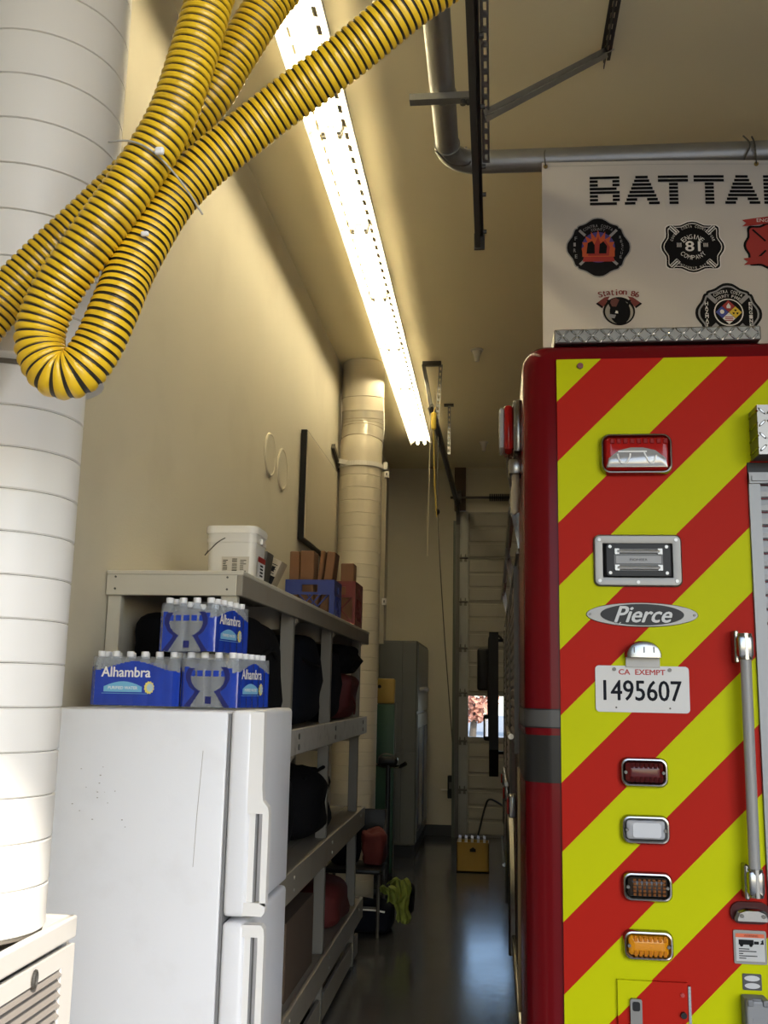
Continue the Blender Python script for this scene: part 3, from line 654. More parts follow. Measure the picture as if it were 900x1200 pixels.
zz = gz0 + .004
while zz < gz1 - .012: piece('louvre', lm, (bx1 + .001, 0, zz), fp); zz += .0175
MB().box(bx1 - .05, bx1 - .04, gy0 - .01, gy1 + .01, gz0, gz1).build('filter_back', M_BLACK, pb)
kn = MB()
for k in range(16):
    a, b = 2 * math.pi * k / 16, 2 * math.pi * (k + 1) / 16
    kn.tube([(bx1 + .006, 1.72 + .007 * math.cos(a), bz - .062 + .013 * math.sin(a)), (bx1 + .006, 1.72 + .007 * math.cos(b), bz - .062 + .013 * math.sin(b))], .003, 6)
kn.build('pull_ring', M_DSTEEL, pb)

# ================================================================== YELLOW HOSES
def hose(name, pts, r, label, group):
    P = spline(pts, 40)
    # resample by arc length
    pitch = .0124; prof = [(0, r * .93, 1), (.22, r * .93, 1), (.30, r * .99, 0), (.62, r * 1.02, 0), (.92, r * .985, 0)]
    cum = [0]
    for a, b in zip(P[:-1], P[1:]): cum.append(cum[-1] + (b - a).length)
    def at(s):
        import bisect
        i = min(max(bisect.bisect_left(cum, s), 1), len(P) - 1); t = (s - cum[i - 1]) / max(1e-9, cum[i] - cum[i - 1]); return P[i - 1].lerp(P[i], t)
    n = int(cum[-1] / pitch); path = []; rs = []; mi = []
    for k in range(n):
        for f, q, m_ in prof: path.append(at((k + f) * pitch)); rs.append(q); mi.append(m_)
    N = 28; mb = MB(); mb.tube(path, rs, N, True)
    mb.m = [mi[i // N] if i < (len(path) - 1) * N else 1 for i in range(len(mb.f))]
    o = mb.build(name, [M_YEL, M_HBLK], None, True)
    return tag(o, label, 'hose', group)
A = [(-.40, 1.33, 4.70), (-.405, 1.345, 3.9), (-.41, 1.35, 3.3), (-0.43, 1.35, 2.947), (-0.449, 1.35, 2.856), (-0.468, 1.35, 2.767), (-0.5, 1.35, 2.65), (-0.555, 1.35, 2.544), (-0.616, 1.35, 2.447), (-0.67, 1.355, 2.361), (-0.688, 1.36, 2.294), (-0.665, 1.365, 2.247), (-0.629, 1.37, 2.248), (-0.601, 1.375, 2.291), (-0.58, 1.38, 2.355), (-0.559, 1.40, 2.443), (-0.501, 1.425, 2.575), (-0.38, 1.43, 2.689), (-0.242, 1.41, 2.781), (-0.132, 1.39, 2.859), (-0.024, 1.38, 2.943), (.09, 1.37, 3.15), (.15, 1.36, 3.6), (.16, 1.35, 4.70)]
hA = hose('exhaust_hose', A, .0375, 'yellow ribbed hose hanging in a U-shaped loop in front', 'yellow ribbed hoses')
C = [(-.315, 1.52, 4.70), (-.305, 1.52, 3.7), (-.30, 1.52, 3.25), (-0.341, 1.52, 3.067), (-0.402, 1.52, 2.969), (-0.456, 1.52, 2.872), (-0.504, 1.52, 2.785), (-0.611, 1.51, 2.661), (-0.695, 1.50, 2.564), (-0.779, 1.49, 2.47), (-0.833, 1.48, 2.394), (-0.898, 1.46, 2.274), (-.97, 1.42, 2.05), (-1.0, 1.38, 1.7)]
hC = hose('exhaust_hose', C, .0375, 'yellow ribbed hose running behind the loop toward the lower left edge', 'yellow ribbed hoses')
W[hA.name] = Vector(hA.location)
tie = MB().tube(spline([(-.585, 1.32, 2.598), (-.545, 1.312, 2.592), (-.51, 1.318, 2.575), (-.478, 1.35, 2.545), (-.452, 1.388, 2.508)], 6), .0016, 6).build('tie_wire', mat('tie_grey', (.4, .38, .33), .5), hA)
MB().rbox(-.507, -.493, 1.308, 1.316, 2.568, 2.580, .003).rbox(-.539, -.526, 1.355, 1.362, 2.46, 2.468, .003).build('tie_buckle', M_PRINTW, hA)

# ================================================================== REFRIGERATOR
fx0, fx1, fy0, fy1 = -1.30, -.761, 2.83, 3.40
fr_ = empty('refrigerator', (-1.03, 3.11, 0), 'white top-freezer refrigerator beside the wall with water packs on top', 'refrigerator')
MB().rbox(fx0, fx1, fy0, fy1, .03, 1.712, .008).build('cabinet', M_FRIDGE, fr_, True)
MB().box(fx1 - .0, fx1 + .008, fy0 + .004, fy1 - .012, .06, 1.705).build('gasket', M_GASKET, fr_)
for z0, z1, nm in ((1.150, 1.716, 'freezer_door'), (.09, 1.136, 'fridge_door')):
    d = MB().rbox(fx1 + .008, -.687, fy0, fy1, z0, z1, .014, 3).build(nm, M_FRIDGE, fr_, True)
    h = MB(); X0 = -.687
    if nm == 'freezer_door':
        outer = [(X0 - .01, z1 - .004), (X0 + .032, z1 - .004), (X0 + .034, 1.50), (X0 + .038, 1.465), (X0 + .053, 1.448), (X0 + .056, 1.43), (X0 + .056, 1.175), (X0 + .050, 1.160), (X0 - .01, 1.154)]
        inner = [(X0 + .022, 1.432), (X0 + .030, 1.432), (X0 + .030, 1.19), (X0 + .014, 1.178)]
        h.prism([(X0 - .01, z1 - .004), (X0 + .032, z1 - .004), (X0 + .034, 1.50), (X0 + .038, 1.465), (X0 + .053, 1.448), (X0 + .056, 1.43), (X0 - .01, 1.43)], 'y', fy0 + .002, fy0 + .034)
        h.prism([(X0 + .038, 1.43), (X0 + .056, 1.43), (X0 + .056, 1.18), (X0 + .038, 1.19)], 'y', fy0 + .002, fy0 + .034)
        h.prism([(X0 - .01, 1.19), (X0 + .056, 1.19), (X0 + .054, 1.165), (X0 + .046, 1.155), (X0 - .01, 1.155)], 'y', fy0 + .002, fy0 + .034)
        h.box(X0 - .01, X0 + .016, fy0 + .01, fy0 + .034, 1.18, 1.44)
        MB().box(X0 + .016, X0 + .022, fy0 + .012, fy0 + .03, 1.19, 1.43).build('handle_recess', M_GASKET, d)
    else:
        h.prism([(X0 - .01, 1.132), (X0 + .046, 1.132), (X0 + .054, 1.122), (X0 + .056, 1.10), (X0 - .01, 1.10)], 'y', fy0 + .002, fy0 + .034)
        h.prism([(X0 + .038, 1.10), (X0 + .056, 1.10), (X0 + .056, .88), (X0 + .048, .85), (X0 + .032, .85), (X0 + .038, .87)], 'y', fy0 + .002, fy0 + .034)
        h.prism([(X0 - .01, .865), (X0 + .05, .865), (X0 + .036, .82), (X0 + .030, .70), (X0 + .03, .4), (X0 - .01, .4)], 'y', fy0 + .002, fy0 + .034)
        h.box(X0 - .01, X0 + .016, fy0 + .01, fy0 + .034, .86, 1.11)
        MB().box(X0 + .016, X0 + .022, fy0 + .012, fy0 + .03, .87, 1.10).build('handle_recess', M_GASKET, d)
    h.build('handle', M_FHAND, d)
mk = MB()
random.seed(3)
for i in range(16): 
    u, v = -1.13 + random.gauss(0, .043), 1.49 + random.gauss(0, .045); s = random.uniform(.0006, .0018)
    mk.prism(ell(u, v, s * random.uniform(1, 2.2), s, 8), 'y', fy0 - .0006, fy0 + .001)
mk.prism([(-.831, 1.60), (-.8295, 1.60), (-.838, 1.42), (-.842, 1.28), (-.8435, 1.28), (-.840, 1.42)], 'y', fy0 - .0005, fy0 + .001)
mk.build('scuff_mark', mat('scuff_grey', (.38, .36, .33), .7), fr_)
MB().box(fx0, fx1, fy0 + .02, fy1 - .02, 0, .03).build('base', M_BLACK, fr_)

# ================================================================== WATER PACKS
M_FILM = mat('film_blue', (.012, .045, .36), .18, var=.25, scale=14, coat=.4, bump=.25, bscale=26)
M_FILM2 = mat('film_navy', (.012, .018, .13), .2, coat=.4)
M_BOTTLE = glassy('bottle_plastic', (.90, .93, .96), .80, .08, (.40, .43, .47))
M_CAP = mat('cap_white', (.72, .72, .72), .45)
M_LBLUE = mat('label_light_blue', (.16, .42, .62), .35)
def water_pack():
    root = empty('water_pack', (0, 0, 0), 'x', 'water bottles', 'shrink-wrapped packs of bottled water', local=True)
    r = .0262; nx, ny = 6, 4; hx, hy = nx * r, ny * r; H = .188
    bm_ = shared(MB().lathe([(.020, 0), (.0245, .006), (.0250, .045), (.0235, .055), (.0250, .065), (.0235, .075), (.025, .085), (.025, .125), (.022, .145), (.012, .163), (.011, .170)], (0, 0, 0), 14), 'bottle', M_BOTTLE, True)
    cm = shared(MB().lathe([(.0125, .169), (.0135, .171), (.0135, .186), (.0125, .188)], (0, 0, 0), 14), 'cap', M_CAP, True)
    for i in range(nx):
        for j in range(ny):
            if 0 < i < nx - 1 and 0 < j < ny - 1: continue
            p = ((i - (nx - 1) / 2) * 2 * r, (j - (ny - 1) / 2) * 2 * r, 0)
            b = piece('bottle', bm_, p, root); c = piece('cap', cm, p, b)
            W[b.name] = Vector(p); c.location = (0, 0, 0)
    # wrap: closed scalloped loop
    per = []
    def edge(x0, y0, x1, y1, n):
        for k in range(n): t = k / n; per.append((x0 + (x1 - x0) * t, y0 + (y1 - y0) * t))
    c = .018
    edge(-hx + c, -hy, hx - c, -hy, 110); edge(hx - c, -hy, hx, -hy + c, 8); edge(hx, -hy + c, hx, hy - c, 84); edge(hx, hy - c, hx - c, hy, 8)
    edge(hx - c, hy, -hx + c, hy, 110); edge(-hx + c, hy, -hx, hy - c, 8); edge(-hx, hy - c, -hx, -hy + c, 84); edge(-hx, -hy + c, -hx + c, -hy, 8)
    rows = 42; V = []; 
    def pt(x, y, v):
        sc = 0.0
        if abs(abs(y) - hy) < 1e-6: sc = .0022 * abs(math.sin(math.pi * (x + hx) / (2 * r))) ; y = y + (sc - .0012) * (1 if y > 0 else -1)
        elif abs(abs(x) - hx) < 1e-6: sc = .0022 * abs(math.sin(math.pi * (y + hy) / (2 * r))); x = x + (sc - .0012) * (1 if x > 0 else -1)
        k = 1 + .0035 - .10 * max(0, v - .72) ** 1.6
        return (x * k, y * k, .002 + v * .168)
    n = len(per)
    for j in range(rows + 1):
        for x, y in per: V.append(pt(x, y, j / rows))
    wrap, clear, navy = [], [], []
    for j in range(rows):
        v = (j + .5) / rows
        for i in range(n):
            x, y = per[i]; f = (j * n + i, j * n + (i + 1) % n, (j + 1) * n + (i + 1) % n, (j + 1) * n + i)
            # wavy top edge: higher on the long sides
            if abs(y) > hy - c - 1e-6 and abs(x) < hx - .001: top = .80 + .10 * math.cos(x / hx * math.pi)
            else: top = .80 + .02 * math.sin(y * 90)
            if v > top: clear.append(f); continue
            if abs(x) > hx - 1e-6:
                u = y / hy * .5
                up = ((u / .30) ** 2 + ((v - .60) / .30) ** 2) < 1 and v > .30
                lo = v < .42 and abs(u) < .07 + (.42 - v) * .55
                rim = ((u / .39) ** 2 + ((v - .62) / .37) ** 2) < 1 or (v < .46 and abs(u) < .13 + (.46 - v) * .6)
                band = .62 < v < .74 and up
                if lo and abs(u + .02) < .05 and .08 < v < .22: navy.append(f)
                elif band and abs((u * 14) % 2 - 1) > .3: wrap.append(f)
                elif up or lo: clear.append(f)
                elif rim: navy.append(f)
                else: wrap.append(f)
            else: wrap.append(f)
    def sub(F, nm, m):
        used = sorted({i for f in F for i in f}); mp = {a: b for b, a in enumerate(used)}
        mb = MB(); mb.add([V[i] for i in used], [tuple(mp[i] for i in f) for f in F]); return mb.build(nm, m, root, True)
    w = sub(wrap, 'printed_wrap', M_FILM); sub(navy, 'navy_print', M_FILM2)
    sub(clear, 'clear_film', glassy('clear_film', (.97, .98, 1), .80, .10, (.7, .72, .75)))
    tl = hy + .0042
    for s in (-1, 1):
        fn = (lambda u, v: (u, -tl, v)) if s < 0 else (lambda u, v: (-u, tl, v))
        t = MB(); lettering(t, 'Alhambra', -.028, .116, .175, .034, fn, bold=.0011); t.build('brand_lettering', M_PRINTW, w)
        hump = [(-.105, .048), (.032, .048), (.032, .066)] + [(.030 - .132 * k / 8, .068 + .016 * math.sin(math.pi * k / 8)) for k in range(1, 8)] + [(-.105, .066)]
        mb = MB(); mb.add([fn(u, v) for u, v in hump], [tuple(range(len(hump)))]); mb.build('label_panel', M_LBLUE, w)
        fn2 = (lambda u, v: (u, -tl - .0004, v)) if s < 0 else (lambda u, v: (-u, tl + .0004, v))
        t = MB(); lettering(t, 'PURIFIED WATER', -.036, .062, .105, .010, fn2, bold=.0004); t.build('label_lettering', M_PRINTW, w)
        mb = MB(); sunp = [(.058 + (.019 if k % 2 else .016) * math.cos(math.pi * k / 12), .064 + (.023 if k % 2 else .019) * math.sin(math.pi * k / 12)) for k in range(24)]
        mb.add([fn(u, v) for u, v in sunp], [tuple(range(24))]); mb.build('seal', mat('seal_yellow', (.72, .62, .15), .4), w)
        mb = MB(); q = ell(.061, .064, .0115, .014, 20); mb.add([fn2(u, v) for u, v in q], [tuple(range(20))]); mb.build('seal_face', mat('seal_pale', (.40, .52, .55), .4), w)
        mb = MB(); q = [(-.112, .042), (.05, .042), (.05, .0434), (-.112, .0434)]; mb.add([fn(u, v) for u, v in q], [(0, 1, 2, 3)]); mb.build('print_line', M_LBLUE, w)
    return root
wp = water_pack(); wp.location = (-1.115, 3.098, 1.7175); wp['label'] = 'blue water bottle pack showing its long lettered side, left on refrigerator'
wp.scale = (.9, .9, .9)
w2 = copy_tree(wp); w2.location = (-.853, 3.13, 1.7175); w2.rotation_euler.z = R(81); w2['label'] = 'blue water bottle pack with end opening, right on refrigerator top'
w3 = copy_tree(wp); w3.location = (-.930, 3.125, 1.7175 + .1695); w3.rotation_euler.z = R(81); w3['label'] = 'blue water bottle pack stacked on top of the other two'

# ================================================================== WOODEN SHELVING
M_SHELF_LIT = mat('shelf_cream_daylit', (0.50, 0.47, 0.385), 0.55, var=0.06, scale=5, dirt=((0.22, 0.18, 0.13), 0.35, 7))  # same shelf paint, lightened to carry the daylight on near end and top
sx0, sx1, sy0, sy1 = -1.395, -.889, 3.416, 7.05
su = empty('shelving_unit', (-1.15, 5.2, 0), 'long cream painted wooden shelving unit along the left wall', 'shelving')
tops = [2.19, 1.60, .985, .385]; fasc = [.088, .115, .130, .130]
for i, (zt, hf) in enumerate(zip(tops, fasc)):
    y0 = sy0 if i == 0 else 3.56
    n = 4
    bw = (sx1 - .02 - sx0) / n
    for k in range(n):
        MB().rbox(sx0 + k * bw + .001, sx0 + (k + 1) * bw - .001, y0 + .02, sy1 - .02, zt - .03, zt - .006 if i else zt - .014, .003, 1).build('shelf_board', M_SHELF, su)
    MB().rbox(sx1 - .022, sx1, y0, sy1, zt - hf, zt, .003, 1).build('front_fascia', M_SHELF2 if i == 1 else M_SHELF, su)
    MB().rbox(sx0, sx1 - .0225, y0, y0 + .022, zt - hf, zt, .003, 1).build('end_fascia', M_SHELF_LIT, su)
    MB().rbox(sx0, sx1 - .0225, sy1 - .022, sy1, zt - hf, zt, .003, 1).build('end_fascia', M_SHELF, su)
    for y in (4.55, 5.62, 6.82) if i else (4.5, 5.6, 6.8):
        jz = zt - hf * .6
        MB().prism([(sx0, zt - .032), (sx1 - .024, zt - .032), (sx1 - .024, zt - hf - .012), (sx1 - .05, zt - hf - .045), (sx1 - .10, zt - hf - .05), (sx0, zt - hf - .05)], 'y', y + .034, y + .07).build('joist', M_SHELF, su)
        if i:
            for dz in (.3, .72): MB().tube([(sx1 - .002, y + .012, zt - hf * dz), (sx1 + .004, y + .012, zt - hf * dz)], .014 if i == 1 else .008, 12).build('bolt', M_DSTEEL if i == 1 else M_STEEL, su)
for z in (2.168, 2.125):
    for x in (-1.36, -.945): MB().tube([(x, sy0 + .001, z), (x, sy0 - .003, z)], .004, 8).build('nail_head', M_DSTEEL, su)
MB().rbox(sx0, sx1 + .004, sy0 - .004, sy1, 2.176, 2.192, .003, 1).build('top_panel', M_SHELF_LIT, su)
for y in (4.46, 5.55, 6.78):
    MB().rbox(sx1 - .085, sx1 - .024, y, y + .038, 0, 2.16, .003, 1).build('post', mat('post_grey_paint', (.15, .138, .112), .6, var=.1, scale=6), su)
    MB().rbox(sx0, sx0 + .05, y, y + .038, 0, 2.16, .003, 1).build('post', mat('post_grey_paint', (.15, .138, .112), .6, var=.1, scale=6), su)
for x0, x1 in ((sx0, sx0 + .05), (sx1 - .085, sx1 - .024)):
    MB().rbox(x0, x1, sy0 + .023, sy0 + .06, 0, 2.11, .003, 1).build('post', M_SHELF_LIT, su)
MB().rbox(sx1 - .05, sx1 - .03, 3.56, sy1, .02, .15, .003, 1).build('toe_board', M_SHELF, su)

# ---- lumpy bags and such
def lump(name, c, size, m, parent=None, seed=1, amp=.12, e=.45, label=None, cat=None, group=None, sag=.0):
    """superellipsoid with soft folds"""
    rnd = random.Random(seed); ph = [rnd.uniform(0, 6.28) for _ in range(6)]; nu, nv = 28, 18; V = []
    def sg(a, p): return math.copysign(abs(a) ** p, a)
    for j in range(nv + 1):
        v = -math.pi / 2 + math.pi * j / nv
        for i in range(nu):
            u = 2 * math.pi * i / nu
            x, y, z = sg(math.cos(v), e) * sg(math.cos(u), e), sg(math.cos(v), e) * sg(math.sin(u), e), sg(math.sin(v), e)
            k = 1 + amp * (math.sin(3 * x + ph[0] + 2 * z) * math.sin(4 * y + ph[1]) * .5 + math.sin(7 * z + 5 * x + ph[2]) * .18 + math.sin(9 * y - 6 * z + ph[3]) * .15)
            zz = z * (k if z > -.3 else 1); 
            V.append((c[0] + x * k * size[0] / 2 * (1 + sag * (-z)), c[1] + y * k * size[1] / 2, max(c[2] + zz * size[2] / 2, c[2] - size[2] / 2)))
    F = [(j * nu + i, j * nu + (i + 1) % nu, (j + 1) * nu + (i + 1) % nu, (j + 1) * nu + i) for j in range(nv) for i in range(nu)]
    o = MB().add(V, F).build(name, m, parent, True)
    if label: tag(o, label, cat, group)
    W[o.name] = Vector(o.location) if parent is None else W[parent.name]
    return o
M_NAVY = mat('navy_nylon', (.005, .006, .011), .85, bump=.2, spec=.12); M_BLKN = mat('black_nylon', (.005, .005, .006), .85, bump=.2, spec=.12)
M_MAROON = mat('maroon_nylon', (.08, .008, .01), .7, bump=.2); M_REDN = mat('red_cloth', (.10, .01, .008), .8, bump=.2)
def strap(o, pts, m, w=.02): MB().tube(spline(pts, 6), w / 2, 6).build('strap', m, o, True)
Z2, Z3, Z4 = 1.595, .98, .38
b = lump('duffel_bag', (-1.15, 3.98, Z2 + .24), (.46, .92, .48), M_BLKN, seed=2, label='black duffel bag behind the refrigerator on second shelf', cat='bag'); strap(b, [(-.93, 3.85, Z2 + .30), (-.905, 4.0, Z2 + .34), (-.93, 4.2, Z2 + .30)], M_BLKN)
b = lump('duffel_bag', (-1.14, 5.05, Z2 + .23), (.44, .80, .46), M_NAVY, seed=3, label='large dark navy bag between two posts under the top shelf', cat='bag'); strap(b, [(-.95, 4.8, Z2 + .34), (-.90, 5.05, Z2 + .30), (-.95, 5.3, Z2 + .34)], M_BLKN)
b = lump('duffel_bag', (-1.16, 5.96, Z2 + .22), (.44, .62, .44), M_NAVY, seed=4, label='dark navy bag between second and third posts under top shelf', cat='bag')
b = lump('gear_bag', (-1.10, 6.50, Z2 + .14), (.38, .40, .28), M_MAROON, seed=5, amp=.2, label='maroon gear bag at far end of second shelf', cat='bag'); strap(b, [(-.93, 6.38, Z2 + .2), (-.905, 6.5, Z2 + .1), (-.92, 6.6, Z2 + .03)], M_REDN, .015)
b = lump('gear_bag', (-1.10, 6.50, Z2 + .38), (.40, .42, .19), M_BLKN, seed=6, amp=.22, label='black jacket bundle lying on the maroon bag', cat='bag')
b = lump('backpack', (-1.16, 4.6, Z3 + .20), (.42, .62, .40), M_BLKN, seed=7, label='black backpack at near end of third shelf', cat='bag')
b = lump('backpack', (-1.14, 5.55, Z3 + .19), (.44, .66, .37), M_BLKN, seed=8, amp=.2, label='rounded black backpack beside middle post on third shelf', cat='bag'); strap(b, [(-1.0, 5.3, Z3 + .33), (-.93, 5.5, Z3 + .38), (-1.0, 5.7, Z3 + .33)], M_BLKN)
# cardboard box, red bag and blue tote on the lowest levels
M_CARD = mat('cardboard', (.10, .065, .04), .85, var=.1, scale=9)
cb = empty('cardboard_box', (-1.12, 4.85, Z4), 'brown cardboard box on lowest shelf behind refrigerator door', 'box')
MB().box(-1.33, -.94, 4.68, 5.38, Z4, Z4 + .34).build('body', M_CARD, cb)
MB().box(-1.33, -1.137, 4.68, 5.38, Z4 + .341, Z4 + .345).build('flap', M_CARD, cb); MB().box(-1.133, -.94, 4.68, 5.38, Z4 + .341, Z4 + .345).build('flap', M_CARD, cb)
MB().box(-1.16, -1.11, 4.679, 5.381, Z4 + .3455, Z4 + .3465).build('tape', mat('tape_tan', (.32, .22, .11), .3), cb)
lump('gear_bag', (-1.10, 6.25, Z4 + .13), (.40, .5, .26), M_REDN, seed=9, label='red cloth bag at far end of lowest shelf', cat='bag')
tt = empty('storage_tote', (-1.12, 4.2, 0), 'blue plastic tote on lowest shelf just past refrigerator', 'tote')
M_TOTE = mat('tote_blue', (.02, .05, .14), .4)
def open_tub(x0, x1, y0, y1, z0, z1, t, parent, m, name='body'):
    return MB().box(x0, x1, y0, y1, z0, z0 + t).box(x0, x0 + t, y0, y1, z0, z1).box(x1 - t, x1, y0, y1, z0, z1).box(x0, x1, y0, y0 + t, z0, z1).box(x0, x1, y1 - t, y1, z0, z1).build(name, m, parent)
open_tub(-1.33, -.93, 3.75, 4.42, Z4, Z4 + .26, .008, tt, M_TOTE); MB().rbox(-1.345, -.915, 3.735, 4.435, Z4 + .26, Z4 + .285, .006).build('lid', M_TOTE, tt, True)
MB().tube(spline([(-.922, 4.0, Z4 + .22), (-.905, 4.08, Z4 + .14), (-.922, 4.16, Z4 + .22)], 6), .006, 6).build('handle', M_CHROME, tt)

# ---- on the shelf top: bucket, packages, crates, timber blocks
ZT = 2.1925
bk = empty('plastic_bucket', (-1.02, 3.83, ZT), 'white square plastic bucket with wire handle on top of shelving', 'bucket')
bx, by = -1.024, 3.82
M_BUCK = mat('bucket_white', (.66, .64, .58), .4)
MB().layers([[(x, y, z) for x, y in rr(bx, by, w, w, .03)] for w, z in ((.176, ZT), (.186, ZT + .02), (.198, ZT + .165), (.198, ZT + .185))]).build('body', M_BUCK, bk, True)
MB().layers([[(x, y, z) for x, y in rr(bx, by, w, w, .034)] for w, z in ((.206, ZT + .15), (.206, ZT + .165))]).build('rim_rib', M_BUCK, bk, True)
MB().layers([[(x, y, z) for x, y in rr(bx, by, w, w, .034)] for w, z in ((.21, ZT + .185), (.212, ZT + .205), (.204, ZT + .215))]).build('lid', mat('lid_white', (.70, .68, .62), .4), bk, True)
MB().tube(spline([(bx - .103, by, ZT + .16), (bx - .107, by - .06, ZT + .11), (bx - .095, by - .108, ZT + .10), (bx - .05, by - .112, ZT + .145), (bx - .02, by - .108, ZT + .165)], 6), .0022, 6).build('wire_handle', M_DSTEEL, bk)
MB().rbox(bx + .099, bx + .112, by - .03, by + .0, ZT + .15, ZT + .172, .003).build('handle_lug', M_BUCK, bk)
lab = MB().add([(bx - .03, by - .0965, ZT + .012), (bx + .075, by - .0965, ZT + .012), (bx + .078, by - .099, ZT + .092), (bx - .033, by - .099, ZT + .092)], [(0, 1, 2, 3)]).map(lambda p: (p.x, p.y - .0015, p.z)).build('label', mat('label_grey', (.50, .46, .38), .6), bk)
pr = MB(); rnd = random.Random(5)
def lp(x0, x1, z0, z1): pr.add([(x0, by - .1008 , z0), (x1, by - .1008, z0), (x1, by - .1013, z1), (x0, by - .1013, z1)], [(0, 1, 2, 3)])
for i in range(14):
    if i % 7 != 3: zz = ZT + .016 + i * .005; lp(bx + .010, bx + .030, zz, zz + rnd.choice((.0018, .003)))
for i in range(9): zz = ZT + .02 + i * .007; lp(bx - .027, bx - .027 + rnd.uniform(.012, .02), zz, zz + .003); lp(bx + .042, bx + .042 + rnd.uniform(.012, .026), zz, zz + .0025)
pr.build('label_print', M_PRINTB, bk)
t = MB(); fnx = lambda u, v: (bx + .1005 + (v - ZT) * .035, u, v)
mbx = MB().add([fnx(by - .06, ZT + .015), fnx(by + .06, ZT + .015), fnx(by + .06, ZT + .1), fnx(by - .06, ZT + .1)], [(0, 1, 2, 3)]); mbx.build('side_label', M_PRINTW, bk)
mbx = MB().add([(p[0] + .0008, p[1], p[2]) for p in (fnx(by - .06, ZT + .078), fnx(by + .06, ZT + .078), fnx(by + .06, ZT + .1), fnx(by - .06, ZT + .1))], [(0, 1, 2, 3)]); mbx.build('side_label_band', M_PRINTR, bk)
t = MB()
for k in range(4):
    q = [(by + .03, ZT + .024 + k * .013), (by - .02, ZT + .024 + k * .013), (by - .02, ZT + .031 + k * .013), (by + .03, ZT + .031 + k * .013)]; t.add([(fnx(u, v)[0] + .0008, u, v) for u, v in q], [(0, 1, 2, 3)])
t.build('side_lettering', M_PRINTB, bk)
for (px, py, tilt, cc, lb) in ((-.975, 4.03, .14, (.05, .045, .035), 'dark printed package leaning behind the white bucket'), (-.955, 4.17, .42, (.30, .25, .17), 'tan printed package leaning outermost beside the white bucket')):
    pk = empty('leaning_package', (px, py, ZT), lb, 'package', 'packages beside the bucket')
    ca, sa = math.cos(tilt), math.sin(tilt)
    def tf(p): return (px + p.x * ca + p.z * sa - (.02 if tilt > .3 else 0), py + p.y, ZT + .001 + p.z * ca - p.x * sa + .025 * sa)
    MB().rbox(-.022, .022, -.06, .06, 0, .15 if tilt < .3 else .135, .006).map(tf).build('carton', mat('carton_%d' % int(tilt * 100), cc, .6, var=.15), pk, True)
    q = MB().box(-.0228, .0228, -.0608, -.0602, .02, .06)
    for k in range(5): q.box(-.016, .012 - .004 * (k % 2), -.0610, -.0604, .068 + k * .010, .071 + k * .010)
    q.map(tf).build('carton_print', M_PRINTW if tilt < .3 else M_PRINTB, pk)
    MB().box(-.010, .006, -.0612, -.0606, .08, .10).map(tf).build('carton_mark', M_PRINTY if tilt < .3 else M_PRINTB, pk)
def crate(name, x0, x1, y0, y1, z0, z1, m, label):
    c = empty(name, ((x0 + x1) / 2, (y0 + y1) / 2, z0), label, 'crate'); t = .012
    MB().box(x0, x1, y0, y1, z0, z0 + t).build('base', m, c)
    h = z1 - z0
    for sgn, (a0, a1, ax, q) in enumerate(((x0, x1, 'y', y0), (x0, x1, 'y', y1 - t), (y0, y1, 'x', x0), (y0, y1, 'x', x1 - t))):
        if ax == 'x': a0, a1 = a0 + t, a1 - t
        mid = (a0 + a1) / 2; L = a1 - a0; mb = MB()
        def bar(u0, u1, w0, w1): mb.box(u0, u1, q, q + t, w0, w1) if ax == 'y' else mb.box(q, q + t, u0, u1, w0, w1)
        bar(a0, a1, z1 - h * .12, z1); bar(a0, a1, z0 + t, z0 + h * .14); bar(a0, a0 + L * .1, z0 + h * .14, z1 - h * .12); bar(a1 - L * .1, a1, z0 + h * .14, z1 - h * .12)
        bar(a0 + L * .1, mid - L * .16, z1 - h * .30, z1 - h * .12); bar(mid + L * .16, a1 - L * .1, z1 - h * .30, z1 - h * .12); bar(a0 + L * .1, a1 - L * .1, z1 - h * .36, z1 - h * .30)
        n = 5; zb, zt_ = z0 + h * .14, z1 - h * .36
        for k in range(-2, n):
            for d in (-1, 1):
                u0 = a0 + L * .1 + (k + .5) * L * .8 / n; u1 = u0 + d * (zt_ - zb) * .9
                if min(u0, u1) < a0 + L * .05 or max(u0, u1) > a1 - L * .05: continue
                p0 = (u0, q + t / 2, zb) if ax == 'y' else (q + t / 2, u0, zb); p1 = (u1, q + t / 2, zt_) if ax == 'y' else (q + t / 2, u1, zt_)
                mb.beam(p0, p1, .008, .010, (0, 1, 0) if ax == 'y' else (1, 0, 0))
        mb.build('side_panel', m, c)
    return c
crate('milk_crate', -1.285, -.975, 5.98, 6.27, ZT, 2.45, mat('crate_blue', (.015, .035, .22), .45), 'blue plastic milk crate full of timber blocks on shelving top')
rc = crate('milk_crate', -1.10, -.905, 6.42, 6.78, ZT, 2.49, mat('crate_red', (.14, .014, .012), .5), 'dark red plastic crate at far end of shelving top')
M_WOOD = mat('timber', (.175, .08, .034), .7, var=.2, scale=7, bump=.1)
for k, (x, y, hh, tl, hw) in enumerate(((-1.238, 6.05, .425, 0, .030), (-1.160, 6.06, .43, .0, .044), (-1.083, 6.06, .43, .10, .013), (-1.031, 6.07, .425, .10, .028))):
    ca, sa = math.cos(tl), math.sin(tl)
    lbls = ['leftmost upright timber block in the blue crate', 'second upright timber block from left in the blue crate', 'tilted timber block third from left in the blue crate', 'tilted timber block rightmost in the blue crate']
    o = MB().rbox(-hw, hw, -.04, .12, 0, hh, .005, 1).map(lambda p: (x + p.x * ca + p.z * sa - sa * .2, y + p.y, ZT + .014 + p.z * ca - p.x * sa + .032 * abs(sa))).build('timber_block', M_WOOD)
    tag(o, lbls[k], 'wood block', 'timber blocks in the crates')
